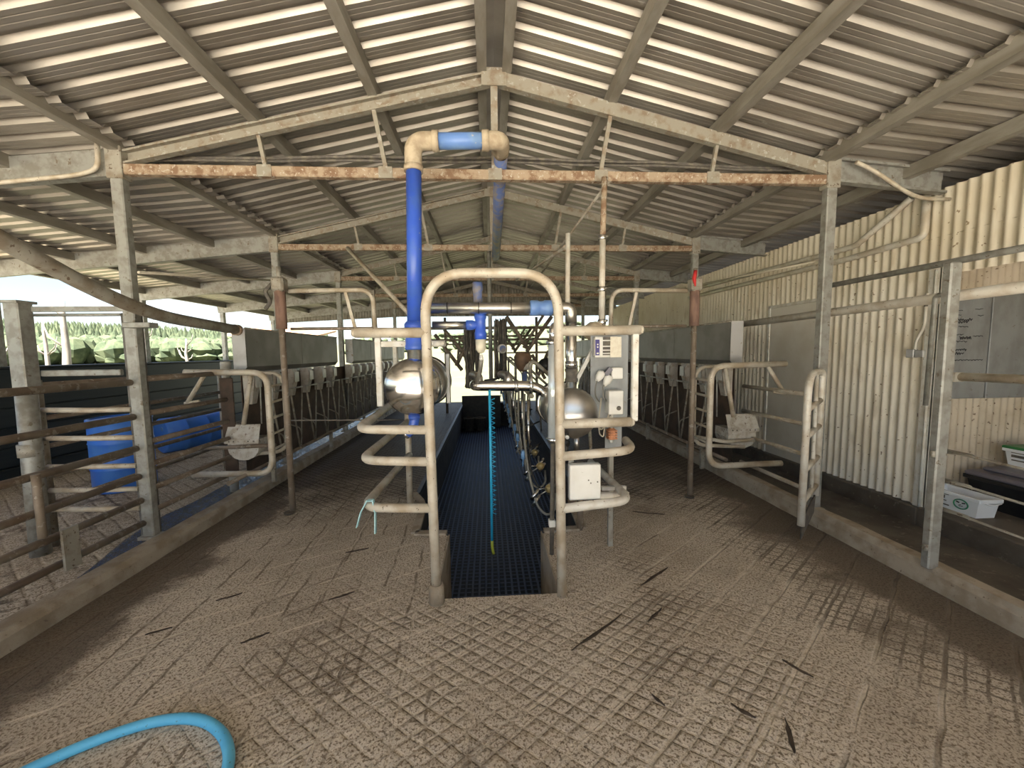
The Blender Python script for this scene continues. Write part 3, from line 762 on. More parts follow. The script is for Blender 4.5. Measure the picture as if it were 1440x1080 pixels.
# white arm slanting from the roof to a round counterweight at left
t = thing('swing_pole', 'pale pipe slanting down from the left tie beam with a round end weight', 'pipe', (-1.0, 5.4, 2.4))
b = MB(); b.tube([(-1.86, 5.4, 3.02), (-.80, 4.4, 1.96)], .026, 10); b.build('arm', 'pipe', t)
b = MB(); b.disc((-.78, 4.36, 1.93), (0, -1, 0), .05, .05, 16); b.build('end_weight', 'fitting', t)

# ------------------------------------------------------------------ control panel on the right
t = thing('control_panel', 'galvanised backing sheet standing behind the right rail loops', 'panel', (.95, 2.98, 0.0))
b = MB(); b.box(.80, 2.985, 1.06, 1.10, 2.99, 1.735); b.box(.92, 2.985, .76, 1.055, 2.99, 1.06); b.build('sheet', 'galvpanel', t)
b = MB(); b.box(.955, 2.992, 0, .995, 3.03, 1.1, .004); b.build('stand', 'galv_dirty', t)
b = MB(); b.beam((.66, 3.04, 1.30), (.83, 3.04, 1.62), .035, .03); b.build('brace', 'white_paint', t)
t = thing('controller', 'cream controller box with a purple display strip and keypad', 'control box', (.88, 2.95, 1.55))
b = MB(); b.box(.818, 2.93, 1.555, 1.00, 2.984, 1.715, .006); b.build('case', 'white', t)
b = MB(); b.box(.822, 2.924, 1.572, .853, 2.931, 1.692); b.build('display', 'purple', t, 'purple display strip with two white lights')
b = MB()
for z in (1.655, 1.635): b.disc((.838, 2.925, z), (0, -1, 0), .006, .004, 10)
b.box(.830, 2.921, 1.582, .846, 2.925, 1.592); b.build('indicator', 'white', t)
b = MB()
for z0, z1 in ((1.690, 1.712), (1.645, 1.680), (1.615, 1.635), (1.590, 1.606), (1.572, 1.582)): b.box(.880, 2.924, z0, .940, 2.931, z1)
b.build('keypad', 'cable', t, 'dark keypad rows')
b = MB(); b.box(.935, 2.918, 1.555, 1.022, 2.921, 1.712); solo(b, 'paper_note', 'paper', 'yellowed paper note taped to the front of the controller', 'note')
t = thing('socket_box', 'white double socket with two plugs below the controller', 'socket', (.98, 2.95, 1.38))
b = MB(); b.box(.955, 2.94, 1.385, 1.045, 2.984, 1.475, .005); b.build('case', 'white', t)
b = MB(); b.beam((.905, 2.94, 1.42), (.945, 2.94, 1.47), .03, .035); b.build('switch', 'greytub', t)
for x in (.88, .94):
    b = MB(); b.lathe([(.03, 0), (.034, .02), (.03, .05), (.014, .085)], (x, 2.95, 1.44 - (x - .88) * .6), (-.5, -.3, -.7), 12); b.build('plug', 'white', t)
    pts = [(x - .04, 2.93, 1.385 - (x - .88) * .6), (x - .06, 2.92, 1.33), (x - .055, 2.93, 1.25), (x - .02, 2.95, 1.21)]
    b = MB(); b.tube(pts, .006, 6, .03); b.build('lead', 'hosegrey', t)
t = thing('junction_box', 'white box with a round dial mark behind the second right rail', 'box', (.97, 2.92, 1.12))
b = MB(); b.box(.915, 2.88, 1.115, 1.03, 2.984, 1.30, .006); b.build('case', 'white', t)
b = MB(); b.lathe([(.016, 0), (.018, .004), (.012, .006)], (.992, 2.879, 1.165), (0, -1, 0), 14); b.build('dial', 'cable', t)
b = MB()
for pts in ([(.87, 2.93, 1.24), (.855, 2.93, 1.10), (.845, 2.93, 1.02), (.87, 2.93, .985), (.905, 2.93, 1.02), (.93, 2.92, 1.115)], [(.85, 2.93, 1.02), (.86, 2.93, .95), (.89, 2.93, .93), (.90, 2.93, 1.03), (.945, 2.92, 1.10)]):
    b.tube(pts, .006, 6, .03)
b.build('lead', 'wire', t)
t = thing('pulse_unit', 'copper-brown ribbed unit hanging by a cable below the white junction box', 'electric box', (.955, 2.93, .90))
b = MB(); b.box(.925, 2.90, .91, .985, 2.96, 1.0, .012)
for i in range(4): b.box(.920, 2.895, .918 + i * .02, .990, 2.965, .928 + i * .02)
b.build('case', 'copper', t)
b = MB(); b.tube([(.958, 2.93, 1.11), (.955, 2.93, 1.0)], .009, 8); b.lathe([(.016, 0), (.014, .03)], (.952, 2.93, .885), n=10); b.build('cable_gland', 'white', t)
b = MB(); b.box(.517, 2.445, .62, .728, 2.50, .86, .006)
t = thing('switch_box', 'plain square white box fixed low on the right arch leg', 'box', (.62, 2.47, .62))
b.build('case', 'white', t)
b = MB()
for x, z in ((.645, .755), (.66, .735), (.705, .742)): b.disc((x, 2.446, z), (0, -1, 0), .005, .003, 8)
b.build('screw', 'cable', t)
b = MB(); b.tube([(.595, 2.47, .625), (.595, 2.47, .585)], .016, 10); b.build('gland', 'fitting', t)
t = thing('drop_pipe', 'thin dark pipe strapped upright beside the right arch leg', 'pipe', (.44, 2.62, .1))
b = MB(); b.tube([(.415, 2.55, .20), (.425, 2.55, .98)], .016, 10); b.build('pipe', 'cable', t)
b = MB(); b.box(.395, 2.53, .40, .440, 2.575, .45, .004); b.build('clip', 'white', t)

# ------------------------------------------------------------------ blue air hose hanging in the pit
t = thing('air_hose', 'bright blue hose hanging straight down over the pit mat with a coil beside it', 'hose', (0, 3.2, -.1))
b = MB(); b.tube([(.003, 3.2, 1.29), (.004, 3.2, .6), (.002, 3.2, -.02)], .011, 10); b.build('hose', 'airhose', t)
pts = []
for i in range(24 * 16):
    a = i / 16 * 2 * pi; z = 1.22 - 1.0 * i / (24 * 16); pts.append((.028 + .016 * math.cos(a), 3.21 + .016 * math.sin(a), z))
b = MB(); b.tube(pts, .003, 5); b.build('coil', 'airhose', t)
b = MB(); b.tube([(.002, 3.2, -.01), (.004, 3.2, -.08), (.014, 3.2, -.13)], .013, 8, .03); b.build('nozzle', 'yellowgreen', t)

# ------------------------------------------------------------------ milking clusters along the right pit edge
def cluster(Y, label):
    X = .60
    t = thing('milking_cluster', label, 'milking cluster', (X, Y, .1), 'milking clusters on the right pit edge')
    b = MB(); b.lathe([(.001, 0), (.03, .005), (.048, .03), (.05, .055), (.03, .075), (.02, .085)], (X + .02, Y, .17), (-.35, -.5, .8), 14); b.build('claw', 'brass', t)
    for i, (dx, dz) in enumerate(((-.12, .05), (-.10, -.04), (.06, .10), (.08, .02))):
        b = MB(); p = Vector((X + dx, Y - .10 + .07 * i, .18 + dz)); q = p + Vector((-.08, -.03, -.10))
        b.tube([Vector((X, Y - .02, .20)), p], .008, 6); b.tube([p, q], [.016, .018], 8); b.build('teat_cup', 'stainless_dull' if i % 2 else 'seal', t)
    b = MB(); b.tube([(.36, Y + .05, 1.18), (.34, Y, .80), (.38, Y - .06, .40), (.46, Y - .12, .06), (.56, Y - .14, -.04), (.66, Y - .10, .02), (.66, Y - .02, .15)], .013, 8, .16, seg=5); b.build('milk_hose', 'hosegrey', t)
    b = MB(); b.tube([(.40, Y + .10, 1.18), (.38, Y + .06, .72), (.42, Y, .34), (.52, Y - .03, .18), (.60, Y, .20)], .009, 7, .14, seg=5); b.build('pulse_hose', 'black', t)
    b = MB(); b.lathe([(.024, 0), (.026, .05), (.018, .09)], (.335, Y - .01, .52), n=10); b.tube([(.335, Y - .01, .52), (.33, Y - .01, .44)], .008, 6); b.build('jetter', 'jetblue', t)
    b = MB(); b.tube([(.40, Y + .04, .46), (.395, Y + .04, 1.12)], .015, 8); b.build('stainless_stem', 'stainless', t)
    b = MB()
    for z in (.62, .86): b.tube([(.33, Y + .03, z), (.43, Y + .03, z), (.52, Y + .07, z + .03)], .008, 6)
    b.build('hose_clip', 'black', t)
    return t
c0 = cluster(3.85, 'nearest milking cluster hanging by its hoses on the right pit edge')
for k in range(1, 10):
    dup(c0, (.015 * ((k * 7) % 3 - 1), .72 * k, .02 * ((k * 5) % 3 - 1)), ORD[k] + ' milking cluster from the front on the right pit edge')
t = thing('hose_rail', 'dark pipe rail carrying the hoses along the right side of the pit', 'rail', (.38, 7, 1.2))
b = MB(); b.tube([(.39, 3.5, 1.20), (.39, 11.5, 1.20)], .022, 10); b.build('pipe', 'galv_dirty', t)
for y in (3.6, 5.6, 7.6, 9.6, 11.4):
    b = MB(); b.tube([(.39, y, 1.21), (.39, y, 1.55), (1.0, y + .2, 1.0), (1.06, y + .2, 0.0)], .018, 8, .1); b.build('bracket', 'galv_dirty', t)

# ------------------------------------------------------------------ service drops down the middle
t = thing('service_post', 'galvanised pipe dropping from the second tie beam down the middle of the pit', 'pipe', (.03, 5.5, 1.2))
b = MB(); b.tube([(.03, 5.5, 3.02), (.03, 5.46, 1.20)], .028, 12); b.build('pipe', 'galv', t)
b = MB(); b.tube([(.10, 5.5, 2.0), (.10, 5.48, 1.25)], .018, 10); b.build('side_pipe', 'pipe_pale', t)
def bundle(x, y, z0, z1, w, nm, lab, n=14, seed=1):
    rnd = random.Random(seed); b = MB()
    for i in range(n):
        ox, oy = rnd.uniform(-w, w), rnd.uniform(-w, w)
        pts = [(x + ox + rnd.uniform(-.02, .02), y + oy, z1 + (z0 - z1) * j / 6 + rnd.uniform(-.02, .02)) for j in range(7)]
        b.tube(pts, rnd.uniform(.008, .018), 6)
    return solo(b, nm, 'cable', lab, 'hoses', kind='stuff')
bundle(.17, 5.3, 1.25, 2.05, .07, 'hose_bundle', 'thick dark bundle of hoses just right of the hanging centre pipe', 22, 2)
bundle(-.24, 5.6, 1.1, 1.95, .10, 'hose_bundle', 'dark bundle of hoses left of the hanging centre pipe', 26, 3)
t = thing('pressure_gauge', 'round pale gauge on a pipe beside the dark hose bundle', 'gauge', (.145, 4.3, 1.6))
b = MB(); b.lathe([(.05, 0), (.052, .01), (.052, .035), (.046, .04)], (.145, 4.3, 1.645), (.25, -1, 0), 20); b.build('case', 'zinc_pale', t)
b = MB(); b.disc((.157, 4.257, 1.645), (.25, -1, 0), .036, .003, 16); b.build('dial_face', 'blue_dusty', t)
b = MB(); b.tube([(.145, 4.32, 1.6), (.15, 4.36, 1.42), (.10, 4.4, 1.30), (-.05, 4.45, 1.28)], .016, 8, .08); b.build('hose', 'black', t)
t = thing('regulator', 'copper-coloured bell-shaped regulator above the wash line', 'regulator', (.42, 4.5, 1.2))
b = MB(); b.lathe([(.04, 0), (.06, .02), (.10, .10), (.105, .17), (.08, .22), (.02, .23)], (.40, 4.5, 1.38), n=18); b.build('bell', 'bronze', t)
b = MB(); b.lathe([(.045, 0), (.045, .10), (.03, .12)], (.44, 4.46, 1.40), n=14); b.build('cap', 'pipe_pale', t)
b = MB(); b.tube([(.42, 4.5, 1.38), (.42, 4.5, 1.15)], .03, 12); b.build('stem', 'blue_dusty', t)
# plastic tubs and screen at the far end of the pit
b = MB(); b.box(-.85, 11.95, PIT, .35, 12.0, .28, .01); solo(b, 'rubber_screen', 'black', 'black rubber screen closing the far end of the pit', 'screen')
for k, x in enumerate((-.62, -.28)):
    t = thing('bucket', ['left', 'right'][k] + ' of two dark buckets standing at the far end of the pit', 'bucket', (x, 11.6, PIT), 'buckets at the pit end')
    b = MB(); b.lathe([(.13, 0), (.16, .38), (.17, .38), (.17, .41), (.15, .41), (.12, .03), (.001, .03)], (x, 11.6, PIT), n=20); b.build('tub', 'cable', t)
    b = MB(); b.tube([(x - .16, 11.6, PIT + .38), (x - .1, 11.5, PIT + .25), (x + .1, 11.5, PIT + .25), (x + .16, 11.6, PIT + .38)], .006, 6, .08); b.build('handle', 'wire', t)

# ------------------------------------------------------------------ cross-braced bail frames down the shed
def bail(Y, label, m='pipe_dark'):
    t = thing('bail_frame', label, 'bail frame', (.05, Y, 0), 'bail frames across the pit')
    for s_ in (-1, 1):
        x0 = .08 + s_ * 1.22
        b = MB(); b.tube([(x0, Y, 0), (x0, Y, 2.55)], .035, 10); b.build('upright', m, t)
    for p, q, r in (((-.96, 1.94), (-.48, 1.30), .034), ((-.79, 2.03), (-.285, 1.42), .030), ((-.285, 2.0), (-.58, 1.38), .036),
                    ((.336, 2.25), (.70, 1.68), .038), ((1.02, 2.29), (.63, 1.69), .026), ((1.165, 2.25), (.69, 1.62), .036), ((.80, 1.56), (1.02, 1.12), .032), ((1.10, 1.62), (.88, 1.14), .030)):
        b = MB(); b.tube([(p[0], Y + .06, p[1]), (q[0], Y - .06, q[1])], r, 8); b.build('diagonal', m, t)
    b = MB(); b.tube([(-.25, Y + .1, 1.93), (-.52, Y + .1, 1.90), (-.56, Y + .1, 1.5)], .022, 8, .14); b.build('hoop', m, t)
    for z, r, x0, x1 in ((2.05, .026, -1.14, 1.30), (1.84, .02, -1.14, 1.30), (1.60, .018, .5, 1.3), (1.40, .016, .5, 1.3)):
        b = MB(); b.tube([(x0, Y, z), (x1, Y, z)], r, 10); b.build('cross_rail', m, t)
    b = MB(); b.lathe([(.001, 0), (.10, .06), (.16, .16), (.10, .22), (.001, .26)], (.88, Y - .02, 1.40), (.9, 0, -.25), 10); b.build('rubber_curtain', 'black', t)
    return t
B0 = bail(7.0, 'nearer braced bail frame across the pit')
dup(B0, (0, 3.4, 0), 'farther braced bail frame across the pit, near the open end')

# ------------------------------------------------------------------ feed hoppers
def hopper(xf, xb, y0, y1, zt, zb, label, sg):
    t = thing('feed_hopper', label, 'feed hopper', ((xf + xb) / 2, (y0 + y1) / 2, zb))
    b = MB(); b.box(min(xf, xf - sg * .004), y0, zb + .06, max(xf, xf - sg * .004), y1, zt)
    b.add([(xf, y0, zb + .06), (xf, y1, zb + .06), (xf - sg * .05, y1, zb), (xf - sg * .05, y0, zb)], [(0, 1, 2, 3)])
    n = max(1, round((y1 - y0) / 1.3))
    for i in range(1, n): yy = y0 + (y1 - y0) * i / n; b.box(min(xf, xf + sg * .004), yy - .01, zb + .06, max(xf, xf + sg * .004), yy + .01, zt)
    b.build('front_sheet', 'hopper', t)
    b = MB(); b.add([(xb, y0, zt), (xb, y1, zt), (xb, y1, zb + .03), (xb, y0, zb + .03)], [(0, 1, 2, 3)])
    b.add([(xb, y0, zb + .03), (xb, y1, zb + .03), (xf - sg * .05, y1, zb), (xf - sg * .05, y0, zb)], [(0, 1, 2, 3)]); b.build('back_sheet', 'hopper', t)
    for yy in (y0, y1):
        b = MB(); b.add([(xf, yy, zt), (xb, yy, zt), (xb, yy, zb + .03), (xf - sg * .05, yy, zb), (xf, yy, zb + .06)], [(0, 1, 2, 3, 4)]); b.build('end_sheet', 'zinc_pale', t, 'pale zinc end sheet')
    b = MB(); b.tube([(xf, y0, zt), (xf, y1, zt)], .010, 6); b.build('rim', 'galv_dirty', t)
    return t
hopper(-2.66, -2.805, 4.42, 6.98, 1.905, 1.42, 'long grey steel feed hopper over the left stalls, nearest the camera', 1)
hopper(-2.66, -2.805, 7.78, 12.4, 1.905, 1.42, 'long grey steel feed hopper over the left stalls, at the far end', 1)
hopper(2.78, 2.93, 4.29, 7.0, 1.93, 1.42, 'long grey steel feed hopper over the right stalls, nearest the camera', -1)
hopper(2.78, 2.93, 7.78, 12.4, 1.93, 1.42, 'long grey steel feed hopper over the right stalls, at the far end', -1)
def chute(x, y, sg, label):
    t = thing('feed_chute', label, 'feed chute', (x, y, .95), 'feed chutes, %s side' % ('left' if sg > 0 else 'right'))
    b = MB()
    vs = []
    for z, w, d0, d1 in ((1.415, .075, -.04, .06), (1.33, .070, -.04, .085), (1.05, .05, -.05, .03)):
        vs += [(x + sg * d0, y - w, z), (x + sg * d0, y + w, z), (x + sg * d1, y + w * .9, z), (x + sg * d1, y - w * .9, z)]
    b.add(vs, [(i * 4 + k, i * 4 + (k + 1) % 4, (i + 1) * 4 + (k + 1) % 4, (i + 1) * 4 + k) for i in range(2) for k in range(4)] + [(0, 1, 2, 3), (11, 10, 9, 8)])
    b.build('spout', 'chute', t)
    b = MB(); b.box(min(x + sg * .088, x + sg * .094), y - .055, 1.24, max(x + sg * .088, x + sg * .094), y + .055, 1.375); b.build('flap', 'zinc_pale', t)
    return t
def divider(x, y, sg, label):
    t = thing('stall_divider', label, 'stall divider', (x, y, .3), 'stall dividers, %s side' % ('left' if sg > 0 else 'right'))
    b = MB(); b.tube([(x, y, 1.17), (x, y + .36, 1.17)], .011, 6); b.build('top_bar', 'galv', t)
    b = MB(); b.tube([(x, y + .02, 1.17), (x - sg * .02, y + .24, .36)], .013, 6); b.build('leg', 'galv_dirty', t)
    b = MB(); b.tube([(x, y + .35, 1.17), (x - sg * .02, y + .28, .36)], .010, 6); b.build('leg', 'galv_dirty', t)
    b = MB(); b.tube([(x - sg * .1, y + .1, .70), (x - sg * .02, y + .3, .60), (x - sg * .02, y + .30, .45)], .009, 6, .08); b.build('hook', 'galv_dirty', t)
    return t
for sg, xc, xd, y00, nm in ((1, -2.735, -2.585, 4.58, 'left'), (-1, 2.855, 2.70, 4.47, 'right')):
    c = chute(xc, y00, sg, 'nearest feed chute under the %s hopper' % nm); dv = divider(xd, y00 + .1, sg, 'nearest bent-rod stall divider below the %s hopper' % nm)
    for k in range(1, 17):
        yy = .445 * k
        if abs(y00 + yy - 7.38) < .3: pass
        else: dup(c, (0, yy, 0), ORD[k] + ' feed chute from the front under the %s hoppers' % nm)
        dup(dv, (0, yy, 0), ORD[k] + ' bent-rod stall divider from the front on the %s side' % nm)
    b = MB(); x = xd + (-.02 * sg)
    b.tube([(x, 3.9 if sg > 0 else 4.2, .335), (x, 12.2, .335)], .022, 10)
    solo(b, 'breast_rail', 'pipe_dark', 'dark pipe rail low along the %s kerb under the stall dividers' % nm, 'rail')
    b = MB(); x2 = xc - sg * .02
    corr_x = x2 - sg * .05
    b.box(min(corr_x, corr_x - sg * .006), y00 - .05, .25, max(corr_x, corr_x - sg * .006), 12.3, 1.38)
    solo(b, 'stall_backing', 'backing', 'rust-brown backing sheet behind the %s feed chutes' % nm, 'backing sheet')
    for k in range(5):
        yy = 4.7 + 1.7 * k
        b = MB(); b.box(x - .025, yy - .02, .08, x + .025, yy + .02, .36, .004)
        solo(b, 'rail_stub', 'galv_dirty', ORD[k] + ' short stub post from the front carrying the low %s rail' % nm, 'post', 'stub posts of the %s rail' % nm)

# ------------------------------------------------------------------ bent loop gates with feed bins (one each side)
def loopgate(sg, Y, xi, xo, z0, z1, label):
    t = thing('loop_gate', label, 'gate', ((xi + xo) / 2, Y, z0))
    b = MB(); b.tube([(xo, Y, z1 + .015), (xi, Y, z1), (xi, Y, z0), (xo, Y, z0 + .01)], .032, 12, .16, seg=8); b.build('outer_loop', 'pipe', t)
    Yb = Y + .32
    b = MB(); b.tube([(xo, Yb, z1 - .01), (xi, Yb, z1 - .02), (xi, Yb, z0 + .16), (xi + (xo - xi) * .75, Yb, z0 + .12)], .022, 10, .16, seg=8); b.build('inner_loop', 'pipe', t)
    for i in range(5):
        z = z0 + .25 + i * .17; b = MB(); b.tube([(xi, Y, z), (xi, Yb, z + .01)], .014, 8); b.build('rung', 'pipe', t)
    d = xo - xi
    b = MB(); b.tube([(xi + d * .34, Y + .2, z1 - .03), (xi + d * .48, Y + .2, z0 + .50)], .024, 10); b.build('strut', 'pipe', t)
    for f in (.26, .10):
        b = MB(); b.tube([(xi + d * f, Y + .25, z1 - .03), (xi + d * (f + .02), Y + .25, z0 + .50)], .009, 6); b.build('rod', 'galv', t)
    b = MB(); b.tube([(xi + d * .75, Y, z1), (xi + d * .99, Y, z1 - .30)], .022, 8); b.tube([(xi + d * .85, Y, z1 - .29), (xi + d * 1.03, Y, z1 - .31)], .014, 8); b.build('brace', 'pipe', t)
    return t
loopgate(1, 4.2, -2.335, -3.16, .34, 1.425, 'bent pipe loop gate at the front of the left stalls')
loopgate(-1, 3.97, 2.37, 3.20, .34, 1.43, 'bent pipe loop gate at the front of the right stalls')
def feedbox(xa, xb, Y, zt, label, sg):
    t = thing('feed_bin', label, 'feed bin', ((xa + xb) / 2, Y, zt - .42))
    xm = (xa + xb) / 2; w = (xb - xa) / 2
    b = MB(); prof = [(-w, 0), (w, 0)] + [(w * math.cos(a), -.10 - .13 * math.sin(a)) for a in [pi * i / 10 for i in range(11)]]
    z0 = zt - .17; n = len(prof)
    vs = [(xm + x, Y, z0 + z) for x, z in prof] + [(xm + x * .95, Y + .28, z0 + z) for x, z in prof]
    b.add(vs, [(i, (i + 1) % n, (i + 1) % n + n, i + n) for i in range(n)] + [list(range(n)), list(range(n, 2 * n))[::-1]]); b.build('bin', 'feedbox', t)
    b = MB(); b.add([(xa - .02, Y - .02, zt - .16), (xb + .02, Y - .02, zt - .16), (xb + .01, Y + .05, zt), (xa - .01, Y + .05, zt)], [(0, 1, 2, 3)])
    b.box(xa - .02, Y - .025, zt - .20, xb + .02, Y - .012, zt - .155); b.build('lid', 'feedbox', t)
    b = MB()
    for f in (.1, .25, .72, .9): b.disc((xa + (xb - xa) * f, Y - .026, zt - .178), (0, -1, 0), .008, .004, 8)
    b.build('bolt', 'cable', t)
    return t
feedbox(-2.93, -2.60, 4.42, .83, 'weathered white feed bin inside the left loop gate', 1)
feedbox(2.80, 3.14, 4.30, .84, 'weathered white feed bin inside the right loop gate', -1)
b = MB(); b.tube([(-3.20, 4.42, .58), (-2.40, 4.40, .60)], .022, 8); b.tube([(-3.2, 4.42, .58), (-3.45, 4.30, .55)], .016, 8)
solo(b, 'bin_rail', 'pipe_dark', 'rusty brown pipe running in front of the left feed bin', 'rail')
b = MB(); b.tube([(2.38, 4.27, .60), (2.75, 4.27, .53), (3.10, 4.25, .55)], .022, 8)
solo(b, 'bin_rail', 'pipe', 'pale brown pipe running in front of the right feed bin', 'rail')

# poles standing on the platform with hanging D gates at their heads
def pole(x, Y, sg, label, glabel):
    t = thing('pole', label, 'pole', (x, Y, 0))
    b = MB(); b.tube([(x, Y, -.01), (x - sg * -.0, Y, 1.95)], .029, 12); b.build('lower_tube', 'pipe_dark' if sg > 0 else 'pipe_dark', t)
    b = MB(); b.tube([(x, Y, 1.86), (x + .0, Y, 2.27)], .05, 10); b.build('wrapped_top', 'bark_post', t)
    b = MB(); b.box(x - .06, Y - .06, 2.22, x + .06, Y + .06, 2.36, .02); b.tube([(x, Y, 2.3), (x, Y, 2.46)], .022, 8); b.build('head_bracket', 'galv_dirty', t)
    b = MB(); b.tube([(x - .02, Y - .03, .0), (x - .02, Y - .03, .02)], .05, 12); b.build('foot', 'concrete_dark', t)
    g = thing('hanging_gate', glabel, 'gate', (x + sg * .45, Y + .07, 1.86))
    b = MB(); b.tube([(x + sg * .05, Y + .07, 2.24), (x + sg * .87, Y + .07, 2.25), (x + sg * .88, Y + .07, 1.85)], .024, 10, .14, seg=8); b.build('top_rail', 'pipe', g)
    b = MB(); b.tube([(x + sg * .05, Y + .07, 1.865), (x + sg * .90, Y + .07, 1.865)], .016, 8); b.build('bottom_rail', 'pipe_dark', g)
    b = MB(); b.beam((x + sg * .60, Y + .07, 2.24), (x + sg * .68, Y + .07, 1.87), .03, .02, (0, 1, 0)); b.build('strut', 'pipe', g)
pole(-2.025, 3.95, 1, 'slim pole standing on the left platform with a brown wrapped top', 'bent pipe gate hung from the head of the left pole')
pole(2.185, 4.0, -1, 'slim pole standing on the right platform with a brown wrapped top', 'bent pipe gate hung from the head of the right pole')
b = MB(); b.tube([(2.15, 3.93, 2.42), (2.13, 3.92, 2.34), (2.14, 3.91, 2.26)], [.018, .022, .006], 8); solo(b, 'rag', 'redrag', 'small red rag tied to the head of the right pole', 'rag')
b = MB(); b.tube([(-2.08, 3.93, 2.30), (-2.14, 3.90, 2.22), (-2.10, 3.92, 2.12), (-2.15, 3.91, 2.05)], .018, 6, .03); solo(b, 'twine', 'cable', 'knot of dark twine hanging at the head of the left pole', 'twine')

# ------------------------------------------------------------------ left yard fences
def railset(name, x, y0, y1, zs, r, label, mat='pipe_dark', extra=None):
    t = thing(name, label, 'fence', (x, (y0 + y1) / 2, 0))
    for z in zs:
        b = MB(); b.tube([(x, y0, z), (x, y1, z)], r, 10); b.build('rail', mat, t)
    if extra: extra(t)
    return t
def ex1(t):
    b = MB(); b.box(-2.835, 2.62, .19, -2.82, 2.72, .47); b.build('strap_plate', 'galv_dirty', t)
    b = MB(); b.tube([(-2.83, 2.52, .47), (-2.83, 2.52, .88)], .022, 8); b.build('spacer', 'pipe_dark', t)
    for y in (.6,):
        b = MB(); b.box(-2.90, y - .02, .12, -2.865, y + .02, 1.5); b.build('end_strap', 'galv_dirty', t)
ZS = (1.40, 1.12, .86, .625, .425, .232)
railset('yard_fence', -2.875, .5, 3.26, ZS, .026, 'six-rail pipe fence on the left kerb, running from the camera to the first post', 'pipe_dark', ex1)
railset('yard_fence', -2.875, 3.34, 4.36, (1.42, 1.13, .89, .70, .49, .30), .024, 'six-rail pipe fence from the first left post to the feed hopper')
def ex2(t):
    for y in (3.42, 4.4, 5.6):
        b = MB(); b.tube([(-3.75, y, -.01), (-3.75, y, 1.42)], .032, 10); b.build('post', 'galv_dirty', t)
railset('yard_fence', -3.75, 3.36, 5.6, (1.38, 1.10, .86, .60, .36), .022, 'inner yard pipe fence running back from the big round post', 'pipe_dark', ex2)
t = thing('yard_gate', 'pale cross gate between the big round post and the channel post', 'gate', (-3.3, 3.35, 0))
for z, m in ((1.48, 'galv'), (1.17, 'pipe'), (.935, 'pipe'), (.695, 'pipe'), (.495, 'pipe'), (.33, 'pipe')):
    b = MB()
    if z > 1.4: b.box(-3.62, 3.33, 1.455, -3.01, 3.37, 1.505, .006)
    else: b.tube([(-3.66, 3.35, z + .01), (-3.3, 3.35, z), (-2.96, 3.35, z)], .022, 10)
    b.build('rail', m, t)
b = MB(); b.tube([(-3.60, 3.32, 1.945), (-2.95, 3.32, 1.945)], .012, 8); b.box(-3.60, 3.30, 1.97, -2.92, 3.33, 2.01); b.build('top_bar', 'galv', t)
t = thing('fence_post', 'thick round post standing left of the channel post, square at its head', 'post', (-3.70, 3.27, 0))
b = MB(); b.tube([(-3.70, 3.27, -.01), (-3.67, 3.27, 1.36)], .062, 16); b.build('sleeve', 'galv', t)
b = MB(); b.box(-3.715, 3.215, 1.34, -3.605, 3.325, 2.04, .008); b.box(-3.73, 3.20, 2.03, -3.59, 3.34, 2.05); b.build('square_head', 'galv', t)
b = MB(); b.lathe([(.07, 0), (.07, .10)], (-3.69, 3.27, .82), n=16); b.build('collar', 'galv_dirty', t)
t = thing('channel_post', 'dark steel channel post just behind the first left portal post', 'post', (-2.99, 3.43, 0))
b = MB(); b.box(-3.05, 3.42, -.01, -2.93, 3.50, 1.97, .008); b.build('channel', 'steel_dark', t)
# auger tube slanting across at left
t = thing('auger_tube', 'thick dirty pipe slanting from the top left down to the left feed hopper', 'pipe', (-2.75, 3.4, 1.9))
b = MB(); b.tube([(-2.70, 1.6, 2.60), (-2.705, 2.37, 2.26), (-2.70, 3.19, 1.945), (-2.74, 4.45, 1.885)], .050, 14, .5); b.build('tube', 'galv_dirty', t)
b = MB(); b.lathe([(.06, 0), (.06, .05)], (-2.74, 4.38, 1.885), (0, 1, 0), 14); b.build('end_collar', 'rust', t)
b = MB(); b.box(-2.82, 3.17, 1.83, -2.62, 3.26, 1.87, .004); b.build('support_bracket', 'galv', t)
# drums
def drum_prof():
    return [(.27, 0), (.29, .015), (.29, .27), (.298, .28), (.29, .295), (.29, .58), (.298, .59), (.29, .605), (.29, .84), (.298, .85), (.298, .875), (.275, .88), (.27, .86)]
t = thing('drum', 'upright blue plastic drum standing in the left yard', 'drum', (-4.52, 4.95, 0))
b = MB(); b.lathe(drum_prof(), (-4.52, 4.95, 0), n=32); b.build('body', 'drum', t)
b = MB(); b.lathe([(.035, 0), (.035, .02)], (-4.40, 4.82, .86), n=12); b.build('bung', 'blue_light', t)
t = thing('drum', 'blue plastic drum lying on its side behind the upright one', 'drum', (-5.3, 6.9, 0))
b = MB(); b.lathe(drum_prof(), (-5.42, 6.6, .30), (.5, .86, 0), n=32); b.build('body', 'drum', t)
b = MB(); b.lathe([(.035, 0), (.035, .02)], (-5.36, 6.58, .42), (-.5, -.86, 0), n=12); b.build('bung', 'blue_light', t)
# bits at the head of the left stalls
b = MB(); b.tube([(-3.02, 4.62, 0), (-3.02, 4.62, 1.50)], .045, 12); b.lathe([(.055, 0), (.055, .10), (.05, .12)], (-3.02, 4.62, 1.42), n=14)
solo(b, 'downpipe', 'pipe_pale', 'short pale plastic pipe standing behind the left feed hopper end', 'pipe')
b = MB(); b.box(-3.0, 4.46, .25, -2.86, 4.48, 1.36, .004)
solo(b, 'rusty_sheet', 'backing', 'rust-brown sheet hung under the left hopper end', 'sheet')

